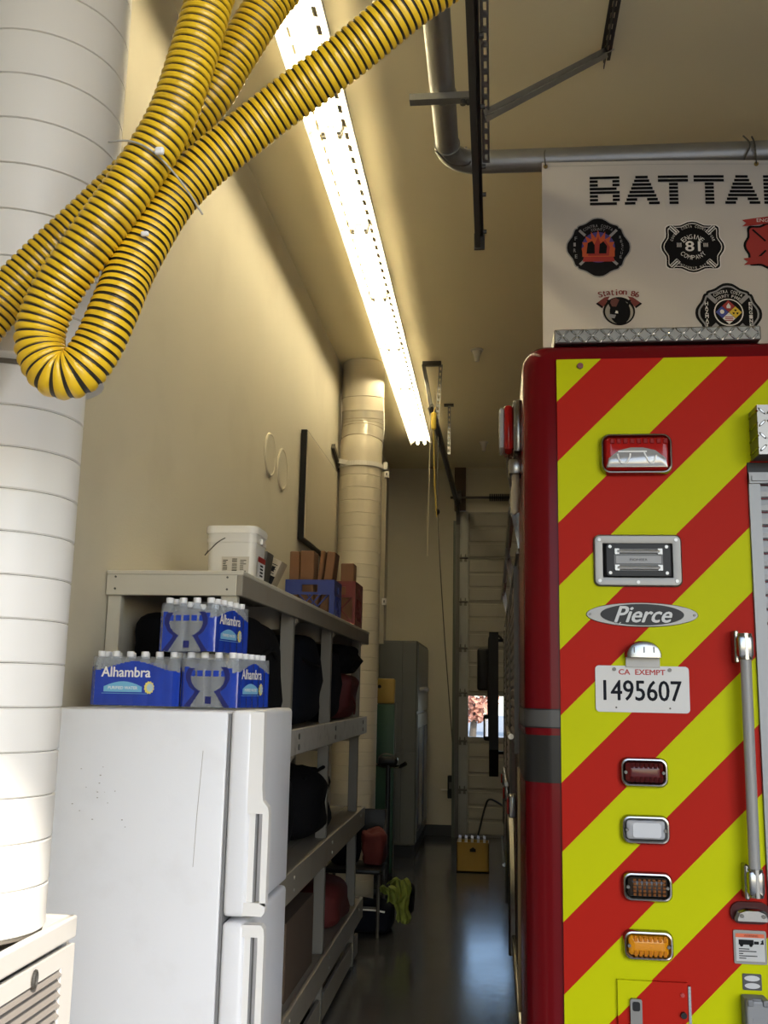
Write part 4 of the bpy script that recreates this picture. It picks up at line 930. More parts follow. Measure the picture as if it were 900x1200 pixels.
o = MB().rbox(-1.02, -.93, 6.5, 6.62, ZT + .014, 2.62, .005, 1).build('timber_block', M_WOOD); tag(o, 'upright timber block standing in the dark red crate', 'wood block', 'timber blocks in the crates')

# ================================================================== LEFT WALL FITTINGS, FAR DUCT
for (y, z), lb in (((5.90, 3.228), 'round pale wall disc, nearer of the two'), ((6.26, 3.216), 'round pale wall disc, farther of the two')):
    o = MB().layers([[(XL + d, y + u, z + v) for u, v in ell(0, 0, r_, r_, 32)] for r_, d in ((.14, 0), (.14, .008), (.13, .012), (.125, .008))]).build('wall_disc', M_WALL, None, True); tag(o, lb, 'wall disc', 'round discs on the left wall')
bo = empty('wall_board', (-1.38, 7.5, 2.85), 'flat beige wall board with thick black edge beside far duct', 'board')
MB().box(-1.395, -1.352, 6.85, 8.25, 2.84, 3.65).build('edge', M_BLACK, bo)
MB().box(-1.353, -1.346, 6.862, 8.238, 2.852, 3.638).build('face', mat('board_face', (.50, .44, .33), .35, var=.04), bo)
M_FDUCT = mat('cream_duct_jacket', (.60, .54, .42), .5, var=.03, scale=4)
fd = empty('round_duct', (-1.19, 8.6, 0), 'cream round duct rising to ceiling beyond the shelving', 'duct')
fx, fy, frr = -1.192, 8.6, .193
seg = shared(MB().lathe([(frr - .003, .0005), (frr, .004), (frr, .110), (frr - .003, .1137)], (0, 0, 0), 40), 'duct_section', M_FDUCT, True)
for k in range(33): piece('duct_section', seg, (fx, fy, .005 + k * .1143), fd)
MB().lathe([(frr - .006, .0), (frr - .006, 3.80)], (fx, fy, 0), 32).build('seam_core', M_SEAM, fd, True)
def drum(p0, p1, r_, name, m): return MB().tube([p0, p1], r_, 36).build(name, m, fd, True)
e = [(fx, fy, 3.78), (fx + .0, fy, 3.93), (fx + .004, fy + .03, 4.04), (fx + .006, fy + .05, 4.13), (fx + .006, fy + .05, 4.22), (fx + .006, fy + .02, 4.33), (fx + .005, fy + .0, 4.42), (fx + .005, fy + .0, 4.735)]
M_DSH = mat('elbow_tape', (.55, .50, .40), .22, .2, var=.08)
ep = spline([(fx, fy, 3.775), (fx, fy, 3.90), (fx + .004, fy + .03, 4.05), (fx + .006, fy + .045, 4.18), (fx + .006, fy + .02, 4.33), (fx + .005, fy, 4.45), (fx + .005, fy, 4.735)], 8)
MB().tube(ep, frr, 40).build('elbow', M_FDUCT, fd, True)
MB().tube(ep[13:31], frr + .002, 40).build('elbow_tape', M_DSH, fd, True)
for k in (13, 20, 23, 26, 30, 38):
    c_, t_ = ep[k], (ep[k + 1] - ep[k - 1]).normalized(); u_ = t_.orthogonal().normalized(); w_ = t_.cross(u_)
    MB().tube([c_ + (frr + .002) * (math.cos(a_ * math.pi / 20) * u_ + math.sin(a_ * math.pi / 20) * w_) for a_ in range(41)], .003, 5).build('seam_ring', mat('seam_tan', (.30, .26, .19), .6), fd)
bs = MB()
for k in range(28): 
    a, b = R(200 + 170 * k / 27), R(200 + 170 * (k + 1) / 27)
    bs.beam((fx + (frr + .009) * math.cos(a), fy + (frr + .009) * math.sin(a), 3.765), (fx + (frr + .009) * math.cos(b), fy + (frr + .009) * math.sin(b), 3.765), .010, .042)
bs.build('strap_band', M_WHITE, fd)
MB().beam((XL, fy - .16, 3.80), (fx - .1, fy - .18, 3.77), .012, .04).build('strap_arm', M_WHITE, fd)
MB().beam((XL + .02, fy - .42, 3.86), (XL + .02, fy + .2, 3.70), .03, .04).build('wall_strut', M_DSTEEL, fd)
MB().box(-.978, -.945, fy - .06, fy - .02, 3.735, 3.80).build('strap_lug', M_WHITE, fd)
MB().box(-1.035, -.992, 8.93, 8.97, 2.2, 3.80).build('strut_channel', mat('channel_cream', (.34, .30, .22), .6), fd)
MB().box(-1.10, -1.034, 8.75, 8.95, 2.55, 2.60).build('channel_arm', M_FDUCT, fd); MB().box(-1.10, -1.034, 8.75, 8.95, 3.70, 3.75).build('channel_arm', M_FDUCT, fd)
for z in (2.58, 3.77):
    MB().rbox(-1.01, -.968, 8.895, 8.929, z - .03, z + .03, .003).build('clip_box', M_WHITE, fd); MB().box(-.994, -.984, 8.892, 8.895, z - .012, z + .012).build('clip_slot', M_BLACK, fd)

# ================================================================== OVERHEAD PIPE, NEAR DOOR TRACK, BANNER
vp = empty('exhaust_pipe', (.5, 4.2, 4.1), 'grey steel pipe bending right under the ceiling above the banner', 'pipe')
px, pz, pyy = -.205, 4.2, 4.205
MB().tube([(px, YN + .02, pz), (px, pyy - .14, pz)], .052, 24).build('lengthwise_run', M_STEEL, vp, True)
MB().tube([(px + .14 - .14 * math.cos(R(a)), pyy - .14 + .14 * math.sin(R(a)), pz) for a in range(0, 91, 9)], .054, 24).build('elbow', M_STEEL, vp, True)
MB().tube([(px + .14, pyy, pz), (3.6, pyy + .04, pz)], .052, 24).build('cross_run', M_STEEL, vp, True)
MB().tube([(px, pyy - .165, pz), (px, pyy - .13, pz)], .058, 24).build('pipe_collar', M_STEEL, vp, True)
MB().tube([(px, 3.66, pz), (px, 3.70, pz)], .056, 24).build('pipe_collar', M_STEEL, vp, True)
MB().tube(spline([(px - .05, pyy - .2, pz - .05), (px + .02, pyy - .12, pz - .075), (px + .10, pyy - .06, pz - .04), (px + .08, pyy - .04, pz + .055)], 6), .004, 6).build('tie_wire', M_BRUSH, vp)
MB().tube(spline([(px + 1.32, pyy - .03, pz + .06), (px + 1.34, pyy - .058, pz), (px + 1.32, pyy - .03, pz - .06), (px + 1.35, pyy - .05, pz - .1)], 6), .004, 6).tube(spline([(px + 1.36, pyy - .02, pz + .06), (px + 1.36, pyy - .058, pz), (px + 1.37, pyy - .03, pz - .06)], 6), .004, 6).build('hanging_cord', M_DSTEEL, vp)
sb = empty('pipe_bracket', (-.2, 3.6, 4.1), 'short steel channel crossing under the grey overhead pipe', 'bracket')
MB().box(-.335, -.062, 3.57, 3.612, 4.118, 4.146).build('channel', M_STEEL, sb); MB().tube([(-.12, 3.59, 4.10), (-.12, 3.59, 4.12)], .012, 8).tube([(-.10, 3.59, 4.10), (-.10, 3.59, 4.12)], .008, 8).build('bolt', M_DSTEEL, sb)
nt_ = empty('near_door_track', (-.06, 2.0, 3.8), 'long dark steel door track running overhead left of the banner', 'door track')
mb = MB().box(-.085, -.078, YN + .25, 4.40, 3.87, 3.93).box(-.085, -.045, YN + .25, 4.40, 3.925, 3.931).box(-.085, -.060, YN + .25, 4.40, 3.868, 3.874).box(-.050, -.045, YN + .25, 4.40, 3.915, 3.93)
mb.build('rail', M_DSTEEL, nt_)
mb = MB(); perf(mb, (-.040, YN + .3, 3.935), (-.040, 3.75, 3.935), (1, 0, 0), .026, .004, .075, .042); perf(mb, (-.042, YN + .3, 3.935), (-.042, 3.75, 3.935), (0, 0, 1), .045, .004, .075, .042); mb.build('perforated_angle', M_STEEL, nt_)
MB().tube(spline([(-.065, YN + .25, 3.90), (-.065, YN + .10, 3.86), (-.065, YN + .05, 3.7), (-.065, YN + .05, 0.0)], 6), .022, 8).build('vertical_rail', M_DSTEEL, nt_)
for y in (2.9, 3.3, 3.72, 3.95, 4.3): MB().tube([(-.045, y, 3.90), (-.030, y, 3.90)], .010, 8).build('track_bolt', M_DSTEEL, nt_)
MB().box(-.09, -.04, 4.395, 4.41, 3.86, 3.94).build('end_stop', M_DSTEEL, nt_)
br = empty('track_brace', (.3, 3.8, 4.0), 'slanting perforated angle iron bracing the near door track to ceiling', 'brace')
mb = MB(); perf(mb, (-.03, 3.36, 3.90), (.52, 4.16, 4.70), (1, -.6, 0), .04, .004, .075, .042); mb.beam((-.03, 3.36, 3.90), (.52, 4.16, 4.70), .004, .045, (0, 0, 1)); mb.build('angle', M_STEEL, br)
ca = empty('ceiling_angle', (.52, 3.8, 4.7), 'perforated angle iron fixed along the ceiling at top edge', 'bracket')
mb = MB(); perf(mb, (.50, 3.3, ZC - .004), (.50, 4.27, ZC - .004), (1, 0, 0), .05, .004, .075, .042); perf(mb, (.52, 3.3, ZC - .05), (.52, 4.27, ZC - .05), (0, 0, 1), .046, .004, .075, .042); mb.build('angle', M_DSTEEL, ca)

# banner
BY = 4.140
bn = empty('banner', (1.6, BY, 2.95), 'white vinyl banner with striped BATTALION lettering and fire badges', 'banner')
def bsh(u, v): return v - .03 * (u - .22)
def bw_(u, v): return BY + .004 * math.sin(u * 5.1 + .6) + .003 * math.sin(v * 7 + u * 2)
NXb, NZb = 60, 26; V = []; x0b, x1b, z0b, z1b = .22, 3.02, 2.98, 4.148
for j in range(NZb + 1):
    for i in range(NXb + 1):
        u = x0b + (x1b - x0b) * i / NXb; v = z0b + (z1b - z0b) * j / NZb; V.append((u - .004 * (1 - j / NZb), bw_(u, v), bsh(u, v)))
nb_ = len(V); F = [(j * (NXb + 1) + i, j * (NXb + 1) + i + 1, (j + 1) * (NXb + 1) + i + 1, (j + 1) * (NXb + 1) + i) for j in range(NZb) for i in range(NXb)]
V += [(x, y + .0015, z) for x, y, z in V]; F += [tuple(reversed([k + nb_ for k in f])) for f in F]
MB().add(V, F).build('sheet', M_BANNER, bn, True)
def bf(off): return lambda u, v: (u, bw_(u, v) - .0015 - off, bsh(u, v))
MB().box(.23, 3.0, BY - .006, BY - .001, 0, 0.0001) if False else None
hem = MB()
for k in range(56): u0, u1 = .222 + k * .05, .222 + (k + 1) * .05; hem.add([bf(.0004)(u0, 4.128), bf(.0004)(u1, 4.128), bf(.0004)(u1, 4.1295), bf(.0004)(u0, 4.1295)], [(0, 1, 2, 3)])
hem.build('hem_seam', M_PRINTG, bn)
for u in (.236, 1.155, 2.08, 2.99):
    x, y, z = bf(0)(u, 4.128); g = MB().tube([(x, y - .004, z), (x, y, z)], .010, 12).build('grommet', mat('brass', (.35, .25, .1), .35, .8), bn)
    MB().tube(spline([(x, y - .004, z), (x - .006, y - .02, z + .05), (x, pyy - .05, z + .09)], 5), .003, 5).build('hanging_tie', M_DSTEEL, bn)
# striped block letters: scan the letter shape in eight bars
def in_letter(ch, u, v):
    t = .27
    if ch == 'B':
        if not (0 <= u <= 1): return False
        if u > .90 and (v < .06 or v > .94 or .46 < v < .56): return False
        return not ((t < u < 1 - t * .9) and ((.16 < v < .40) or (.60 < v < .84)))
    if ch == 'A': lo = .36 * v; return lo <= u <= 1 - lo and not ((lo + .30 < u < 1 - lo - .30) and v < .75 and not (.22 < v < .42))
    if ch == 'T': return v > .76 or .36 < u < .66
    if ch == 'L': return u < t or v < .24
    if ch == 'I': return .3 < u < .7
    if ch == 'O': return not ((t < u < 1 - t) and .16 < v < .84)
    if ch == 'N': return u < t or u > 1 - t or abs(u - (1 - v)) < .2
    return False
zb, zt = 3.937, 4.079
starts_ = {0: (.430, .561), 1: (.580, .735), 2: (.728, .858), 3: (.882, 1.012), 4: (1.012, 1.165), 5: (1.18, 1.30), 6: (1.32, 1.42), 7: (1.44, 1.57), 8: (1.595, 1.735)}
for k, ch in enumerate('BATTALION'):
    a, b = starts_[k]; mb = MB(); bars = 8
    for q in range(bars):
        v0, v1 = q / bars, q / bars + .088; vm = (v0 + v1) / 2; run = None; N = 80
        for i in range(N + 1):
            ins = i < N and in_letter(ch, (i + .5) / N, vm)
            if ins and run is None: run = i
            if not ins and run is not None:
                seg_ = max(1, (i - run) // 16)
                for s_ in range(seg_):
                    u0 = a + (b - a) * (run + (i - run) * s_ / seg_) / N; u1 = a + (b - a) * (run + (i - run) * (s_ + 1) / seg_) / N; zz0, zz1 = zb + (zt - zb) * v0, zb + (zt - zb) * v1
                    mb.add([bf(.001)(u0, zz0), bf(.001)(u1, zz0), bf(.001)(u1, zz1), bf(.001)(u0, zz1)], [(0, 1, 2, 3)])
                run = None
    mb.build('banner_letter', M_PRINTB, bn)
def shape(pts, off, name, m, parent=None):
    mb = MB(); mb.add([bf(off)(u, v) for u, v in pts], [tuple(range(len(pts)))]); return mb.build(name, m, parent or bn)
TAB_A = [(0, 1), (8, .99), (16, .945), (24, .905), (32, .915), (38, .95), (42, .96), (45, .925)]
TAB_B = [(0, 1), (8, .985), (16, .945), (24, .925), (32, .985), (38, 1.07), (42, 1.13), (45, 1.13)]
def cross_pts(cx, cz, r_, tab=TAB_A, sy=1.0, n=144):
    out = []
    for k in range(n):
        a = 360 * k / n; d = a % 90; d = min(d, 90 - d)
        for (a0, q0), (a1, q1) in zip(tab[:-1], tab[1:]):
            if a0 <= d <= a1: q = q0 + (q1 - q0) * (d - a0) / (a1 - a0); break
        out.append((cx + r_ * q * math.cos(R(a)), cz + r_ * q * sy * math.sin(R(a))))
    return out
def spokes(cx, cz, r0_, r1_, w, off, m, par):
    mb = MB()
    for a in (45, 135, 225, 315):
        c_, s_ = math.cos(R(a)), math.sin(R(a)); p = [(cx + r * c_ - sg * w * s_, cz + r * s_ + sg * w * c_) for r, sg in ((r0_, 1), (r0_, -1), (r1_, -1), (r1_, 1))]
        mb.add([bf(off)(*q) for q in p], [(0, 1, 2, 3)])
    mb.build('spoke', m, par)
def txt(par, m, fn_):
    mb = MB(); fn_(mb); mb.build('badge_lettering', m, par)
def up(z): return z   # heights below are measured on the banner before its slight sag
# 1: badge with flames
c1 = (.463, 3.737)
s = shape(cross_pts(*c1, .142), .0008, 'round_badge', M_PRINTG); s['label'] = 'black badge with red flames'
shape(cross_pts(*c1, .136), .0014, 'badge_field', mat('badge_black', (.009, .009, .011), .6, spec=.1), s); spokes(*c1, .07, .115, .006, .002, M_PRINTG, s)
shape(ell(*c1, .072, .072, 36), .0024, 'badge_disc', M_PRINTP, s)
fl_ = []
for k in range(19):
    a = R(180 - 180 * k / 18); rr_ = .070 + (.022 if k % 2 else -.012) * math.sin(math.pi * k / 18); fl_.append((c1[0] + rr_ * math.cos(a), c1[1] - .02 + rr_ * 1.1 * math.sin(a)))
shape([(c1[0] - .07, c1[1] - .045), (c1[0] + .07, c1[1] - .045)][::-1] + fl_, .003, 'flame', M_PRINTO, s)
shape([(c1[0] - .045, c1[1] - .04), (c1[0] + .045, c1[1] - .04), (c1[0] + .05, c1[1]), (c1[0] + .03, c1[1] + .035), (c1[0] + .012, c1[1] + .01), (c1[0], c1[1] + .05), (c1[0] - .018, c1[1] + .01), (c1[0] - .035, c1[1] + .03)], .0036, 'inner_flame', M_PRINTR, s)
shape([(c1[0] - .052, c1[1] - .03), (c1[0] - .016, c1[1] - .03), (c1[0] - .016, c1[1] + .01), (c1[0] - .026, c1[1] + .03), (c1[0] - .046, c1[1] + .02)], .0042, 'dark_silhouette', M_PRINTB, s)
shape([(c1[0] + .002, c1[1] - .03), (c1[0] + .034, c1[1] - .03), (c1[0] + .038, c1[1] + .005), (c1[0] + .022, c1[1] + .028), (c1[0] + .006, c1[1] + .014)], .0042, 'dark_silhouette', M_PRINTB, s)
shape([(c1[0] - .07, c1[1] - .068), (c1[0] + .07, c1[1] - .068), (c1[0] + .064, c1[1] - .045), (c1[0] - .064, c1[1] - .045)], .0044, 'scroll', M_PRINTR, s)
txt(s, M_PRINTG, lambda mb: (arc_text(mb, 'CONTRA COSTA', c1[0], c1[1], .102, 90, 6.5, .009, .013, bf(.003)), arc_text(mb, 'COUNTY', c1[0], c1[1], .085, 90, 7, .009, .012, bf(.003)), [lettering(mb, ch, c1[0] - .106 + abs(i - 1.5) * .006, c1[1] + .042 - i * .028, .010, .017, bf(.003)) for i, ch in enumerate('FIRE')], [lettering(mb, ch, c1[0] + .106 - abs(i - 2.5) * .004, c1[1] + .046 - i * .0185, .009, .013, bf(.003)) for i, ch in enumerate('RESCUE')]))
# 2: engine company badge
c2 = (.868, 3.736)
s = shape(cross_pts(*c2, .139, TAB_B, .88), .0006, 'round_badge', M_PRINTW); s['label'] = 'black and white engine company badge'
shape(cross_pts(*c2, .134, TAB_B, .88), .0012, 'badge_border', M_PRINTB, s); shape(cross_pts(*c2, .125, TAB_B, .88), .0018, 'badge_ring', M_PRINTW, s); shape(cross_pts(*c2, .121, TAB_B, .88), .0024, 'badge_field', M_PRINTB, s)
spokes(*c2, .088, .130, .011, .003, M_PRINTW, s); spokes(*c2, .090, .130, .0075, .0036, M_PRINTB, s); spokes(*c2, .094, .134, .003, .0042, M_PRINTW, s)
txt(s, M_PRINTW, lambda mb: (lettering(mb, '81', c2[0], c2[1] + .002, .062, .046, bf(.0036), bold=.0015), arc_text(mb, 'ENGINE', c2[0], c2[1] - .012, .058, 90, 17, .015, .021, bf(.0036)), arc_text(mb, 'COMPANY', c2[0], c2[1] + .012, .062, 270, 15, .014, .020, bf(.0036), True),
    arc_text(mb, 'CONTRA COSTA COUNTY FIRE', c2[0], c2[1], .094, 90, 6.2, .007, .011, bf(.0036)), arc_text(mb, "DOWNTOWN'S NATION", c2[0], c2[1], .098, 270, 6.2, .007, .011, bf(.0036), True), lettering(mb, 'III', c2[0] - .058, c2[1] + .008, .018, .020, bf(.0036)), lettering(mb, 'III', c2[0] + .055, c2[1] + .008, .018, .018, bf(.0036))))
# 3: red badge cut by the photo's edge
c3 = (1.198, 3.742)
s = shape(cross_pts(*c3, .115, TAB_B, .95), .0008, 'round_badge', M_PRINTB); s['label'] = 'red badge with ribbon scrolls'
shape(cross_pts(*c3, .104, TAB_B, .95), .0014, 'badge_field', mat('badge_red', (.34, .02, .018), .5), s); spokes(*c3, .03, .105, .004, .002, M_PRINTB, s)
for dz in (.10, -.078):
    q = shape([(c3[0] - .118, c3[1] + dz - .012), (c3[0] - .06, c3[1] + dz - .006), (c3[0], c3[1] + dz + .004), (c3[0] + .118, c3[1] + dz - .012), (c3[0] + .118, c3[1] + dz + .022), (c3[0], c3[1] + dz + .036), (c3[0] - .07, c3[1] + dz + .026), (c3[0] - .118, c3[1] + dz + .018), (c3[0] - .10, c3[1] + dz + .004)], .0028, 'ribbon', M_PRINTR, s)
txt(s, M_PRINTW, lambda mb: lettering(mb, 'ENGINE', c3[0] - .01, c3[1] + .117, .09, .016, bf(.0034)))
# 4: station badge with crossed axes
c4 = (.546, 3.438)
s = shape(ell(c4[0], c4[1], .068, .066, 40), .0008, 'round_badge', M_PRINTB); s['label'] = 'helmet badge with crossed red axes'
shape(ell(c4[0], c4[1] - .004, .060, .055, 36), .0014, 'badge_disc', mat('badge_shine', (.30, .28, .25), .5), s)
shape(ell(c4[0] + .004, c4[1] - .004, .044, .058, 30), .0018, 'helmet', M_PRINTB, s)
shape([(c4[0] - .040, c4[1] + .022), (c4[0] - .012, c4[1] + .020), (c4[0] + .002, c4[1] + .052), (c4[0] - .014, c4[1] + .062), (c4[0] - .034, c4[1] + .052)], .0022, 'helmet_shine', mat('badge_brown', (.11, .025, .02), .5), s)
for sg in (-1, 1):
    p = [(c4[0] + sg * a, c4[1] + b_) for a, b_ in ((.038, .069), (.061, .064), (.099, .034), (.072, .013), (.055, .036), (.047, .053))]
    h_ = shape(p if sg > 0 else p[::-1], .0016, 'axe_head', mat('axe_red', (.16, .02, .018), .5), s)
    p = [(c4[0] + sg * a, c4[1] + b_) for a, b_ in ((.092, .0395), (.099, .034), (.072, .013), (.069, .021))]
    shape(p if sg > 0 else p[::-1], .0022, 'axe_blade', M_PRINTB, s)
    p = [(c4[0] + sg * a, c4[1] + b_) for a, b_ in ((.052, .048), (.044, .054), (.0, -.050), (.010, -.052))]
    shape(p if sg > 0 else p[::-1], .0026, 'axe_handle', M_PRINTB, s)
shape([(c4[0] - .050, c4[1] - .030), (c4[0] - .020, c4[1] - .034), (c4[0] - .014, c4[1] - .018), (c4[0] - .044, c4[1] - .014)], .003, 'goggle_shine', M_PRINTG, s)
shape([(c4[0] - .018, c4[1] - .010), (c4[0] - .004, c4[1] - .012), (c4[0] - .006, c4[1] + .000), (c4[0] - .014, c4[1] + .002)], .003, 'goggle_shine', M_PRINTW, s)
txt(s, mat('print_brown_red', (.20, .025, .025), .5), lambda mb: [arc_text(mb, 'Station 86', c4[0] + dx_, c4[1] - .235, .322, 90, 3.15, .0165, .027, bf(.002 + abs(dx_) * .1)) for dx_ in (-.0012, 0, .0012)])
# 5: hazmat badge
c5 = (1.008, 3.440 - .0)
s = shape(cross_pts(c5[0], c5[1] - .01, .140), .0008, 'round_badge', M_PRINTB); s['label'] = 'black hazmat engine badge'
shape(cross_pts(c5[0], c5[1] - .01, .128), .0014, 'badge_ring', M_PRINTG, s); shape(cross_pts(c5[0], c5[1] - .01, .120), .002, 'badge_field', M_PRINTB, s); spokes(c5[0], c5[1] - .01, .07, .118, .009, .0026, M_PRINTG, s)
cc = (c5[0], c5[1] - .005); shape(ell(*cc, .062, .062, 32), .003, 'badge_ring', M_PRINTW, s); shape(ell(*cc, .057, .057, 32), .0034, 'badge_disc', M_PRINTB, s)
for dx, dz, m_ in ((0, .028, M_PRINTR), (-.028, 0, M_PRINTBL), (.028, 0, M_PRINTY), (0, -.028, M_PRINTW)):
    shape([(cc[0] + dx - .027, cc[1] + dz), (cc[0] + dx, cc[1] + dz - .027), (cc[0] + dx + .027, cc[1] + dz), (cc[0] + dx, cc[1] + dz + .027)], .004, 'hazard_diamond', m_, s)
for i in range(3): shape([(cc[0] - .017, cc[1] - .024 - i * .008), (cc[0] + .017, cc[1] - .024 - i * .008), (cc[0] + .017, cc[1] - .020 - i * .008), (cc[0] - .017, cc[1] - .020 - i * .008)], .0046, 'red_stripe', M_PRINTR, s)
shape([(cc[0] - .008, cc[1] + .018), (cc[0] + .008, cc[1] + .018), (cc[0] + .009, cc[1] + .028), (cc[0], cc[1] + .042), (cc[0] - .009, cc[1] + .028)], .0046, 'flame_symbol', M_PRINTW, s)
shape(ell(cc[0] - .028, cc[1] + .002, .009, .010, 14), .0046, 'skull_symbol', M_PRINTW, s)
for a in (90, 210, 330): shape([(cc[0] + .028 + .003 * math.cos(R(a)), cc[1] + .003 * math.sin(R(a)))] + [(cc[0] + .028 + .013 * math.cos(R(a + d)), cc[1] + .013 * math.sin(R(a + d))) for d in (-28, 0, 28)], .0046, 'trefoil_symbol', M_PRINTB, s)
txt(s, M_PRINTW, lambda mb: (arc_text(mb, 'CONTRA COSTA', c5[0], c5[1] - .01, .100, 90, 6.2, .009, .014, bf(.0036)), arc_text(mb, 'COUNTY FIRE', c5[0], c5[1] - .01, .080, 90, 7, .009, .013, bf(.0036)), [lettering(mb, ch, c5[0] - .092, c5[1] + .034 - i * .0195, .013, .016, bf(.0036), bold=.0006) for i, ch in enumerate('HAZMAT')], [lettering(mb, ch, c5[0] + .092, c5[1] + .034 - i * .0195, .013, .016, bf(.0036), bold=.0006) for i, ch in enumerate('ENGINE')]))

# ================================================================== FAR END OF THE AISLE
M_LOCK = mat('cabinet_grey', (.085, .088, .08), .4, .15, var=.06)
lk = empty('equipment_cabinet', (-1.05, 11.9, 0), 'tall grey steel cabinet against the far left corner', 'cabinet')
cx0, cx1, cy0, cy1 = -1.28, -.845, 11.1, 12.8
MB().rbox(cx0, cx1, cy0, cy1, .13, 2.34, .008, 1).build('body', M_LOCK, lk)
MB().box(cx0 + .02, cx1 - .01, cy0 + .02, cy1 - .02, 0, .13).build('plinth', M_BLACK, lk)
for (x0, x1, z0, z1) in ((-1.27, -1.01, 1.12, 2.32), (-1.0, -.855, 1.12, 2.32), (-1.27, -1.01, .15, 1.11), (-1.0, -.855, .15, 1.11)): 
    MB().rbox(x0, x1, cy0 - .006, cy0 + .002, z0, z1, .003, 1).build('side_panel', M_LOCK, lk)
for x, z in ((-.99, 2.22), (-.87, 2.22), (-1.02, 1.16), (-.99, 1.16), (-.87, 1.16)): MB().tube([(x, cy0 - .006, z), (x, cy0 - .012, z)], .012, 8).build('bolt', M_DSTEEL, lk)
for y0, y1, z0, z1 in ((11.13, 12.77, 1.56, 2.31), (11.13, 11.94, .16, 1.53), (11.96, 12.77, .16, 1.53)):
    d = MB().rbox(cx1 - .002, cx1 + .012, y0, y1, z0, z1, .004, 1).build('door', mat('cabinet_door_grey', (.13, .14, .15), .28, .3), lk)
    if z0 < 1: MB().rbox(cx1 + .012, cx1 + .02, y0 + .12, y1 - .12, z0 + .1, z1 - .15, .004, 1).build('door_inset', mat('cabinet_inset_grey', (.10, .11, .13), .25, .3), d)
MB().tube(spline([(cx1 + .01, 11.35, 1.80), (cx1 + .05, 11.37, 1.81), (cx1 + .055, 11.8, 1.81), (cx1 + .05, 12.1, 1.80), (cx1 + .01, 12.15, 1.79)], 5), .022, 8).build('lever_handle', M_WHITE, lk, True)
# green and yellow board
gb_ = empty('rescue_board', (-1.06, 9.85, 0), 'tall dark green panel with yellow top standing before grey cabinet', 'panel')
MB().rbox(-1.155, -.965, 9.82, 9.87, .05, 1.65, .02).build('green_panel', mat('panel_green', (.012, .055, .03), .5), gb_, True)
MB().rbox(-1.155, -.965, 9.82, 9.87, 1.655, 1.90, .02).build('yellow_panel', mat('panel_yellow', (.30, .19, .03), .5), gb_, True)
MB().tube([(-1.12, 9.82, 1.82), (-1.12, 9.815, 1.82)], .018, 12).build('hanging_hole', M_BLACK, gb_)
MB().tube([(-1.165, 9.80, .0), (-1.165, 9.80, 1.80)], .008, 8).tube([(-.955, 9.80, .0), (-.955, 9.80, 1.66)], .008, 8).build('edge_rod', M_BRUSH, gb_)
MB().box(-1.16, -.96, 9.81, 9.88, 0, .05).build('foot', M_BLACK, gb_)
# stand with chrome handlebar
hs = empty('handlebar_stand', (-.95, 9.1, 0), 'dark stand with chrome handlebar in front of the green panel', 'stand')
MB().tube(spline([(-1.10, 9.02, 1.10), (-1.04, 9.0, 1.125), (-.98, 9.05, 1.11), (-.90, 9.05, 1.11), (-.84, 9.0, 1.115), (-.78, 8.97, 1.145)], 6), .014, 8).build('handlebar', M_CHROME, hs, True)
MB().tube([(-.83, 9.0, 1.115), (-.775, 8.965, 1.147)], .019, 8).build('grip', M_BLACK, hs, True)
MB().tube([(-.94, 9.06, 0.03), (-.94, 9.06, 1.12)], .022, 10).build('stem', M_BLACK, hs, True)
MB().rbox(-1.03, -.85, 8.98, 9.10, 1.12, 1.20, .03, 3).build('console', M_BLACK, hs, True)
MB().tube(spline([(-1.02, 9.0, 1.19), (-.97, 8.97, 1.225), (-.89, 8.98, 1.21), (-.86, 9.0, 1.16)], 6), .007, 6).build('cable', M_DSTEEL, hs, True)
MB().rbox(-1.10, -.82, 8.95, 9.2, 0, .03, .008).build('base', M_BLACK, hs, True)
sp_ = MB()
for k in range(26): sp_.tube([(-1.075, 9.0, .62 + k * .018), (-1.075, 9.0, .631 + k * .018)], .011, 8)
sp_.tube([(-1.075, 9.0, .62), (-1.075, 9.0, 1.10)], .005, 6); sp_.build('chain', M_STEEL, hs)
# chair with red cloth, coat and vest
ch = empty('folding_chair', (-1.0, 7.75, 0), 'black folding chair past the shelving, piled with clothes', 'chair')
for x in (-1.235, -.845):
    MB().tube([(x, 7.58, 0.0), (x, 7.60, .445)], .013, 8).build('leg', M_DSTEEL, ch, True); MB().tube([(x, 7.98, 0.0), (x, 7.94, .445), (x, 8.02, .86)], .013, 8).build('leg', M_DSTEEL, ch, True)
MB().rbox(-1.25, -.83, 7.56, 7.97, .44, .475, .012).build('seat', M_BLACK, ch, True); MB().rbox(-1.24, -.84, 7.99, 8.015, .60, .86, .010).build('backrest', M_BLACK, ch, True)
MB().tube([(-1.235, 7.60, .2), (-.845, 7.60, .2)], .009, 8).build('stretcher', M_DSTEEL, ch, True)
lump('red_jacket', (-.905, 7.82, .60), (.18, .26, .25), M_REDN, seed=11, amp=.25, label='red jacket heaped on the folding chair seat', cat='jacket')
lump('dark_coat', (-1.13, 7.80, .63), (.23, .30, .31), M_NAVY, seed=12, amp=.2, label='dark coat heaped on the folding chair beside red jacket', cat='coat')
bc = lump('turnout_coat', (-.93, 7.82, .105), (.36, .34, .21), M_NAVY, seed=13, amp=.12, label='dark folded turnout coat with reflective stripe under the chair', cat='coat')
MB().tube(spline([(-1.08, 7.645, .175), (-.98, 7.632, .18), (-.88, 7.632, .178), (-.80, 7.645, .165)], 6), .007, 6).build('reflective_stripe', M_PRINTW, bc)
M_HIVIS = mat('hi_vis_yellow', (.18, .22, .03), .7, bump=.2)
vv = empty('safety_vest', (-.72, 7.72, 0), 'yellow-green high visibility vest drooping off the chair', 'vest')
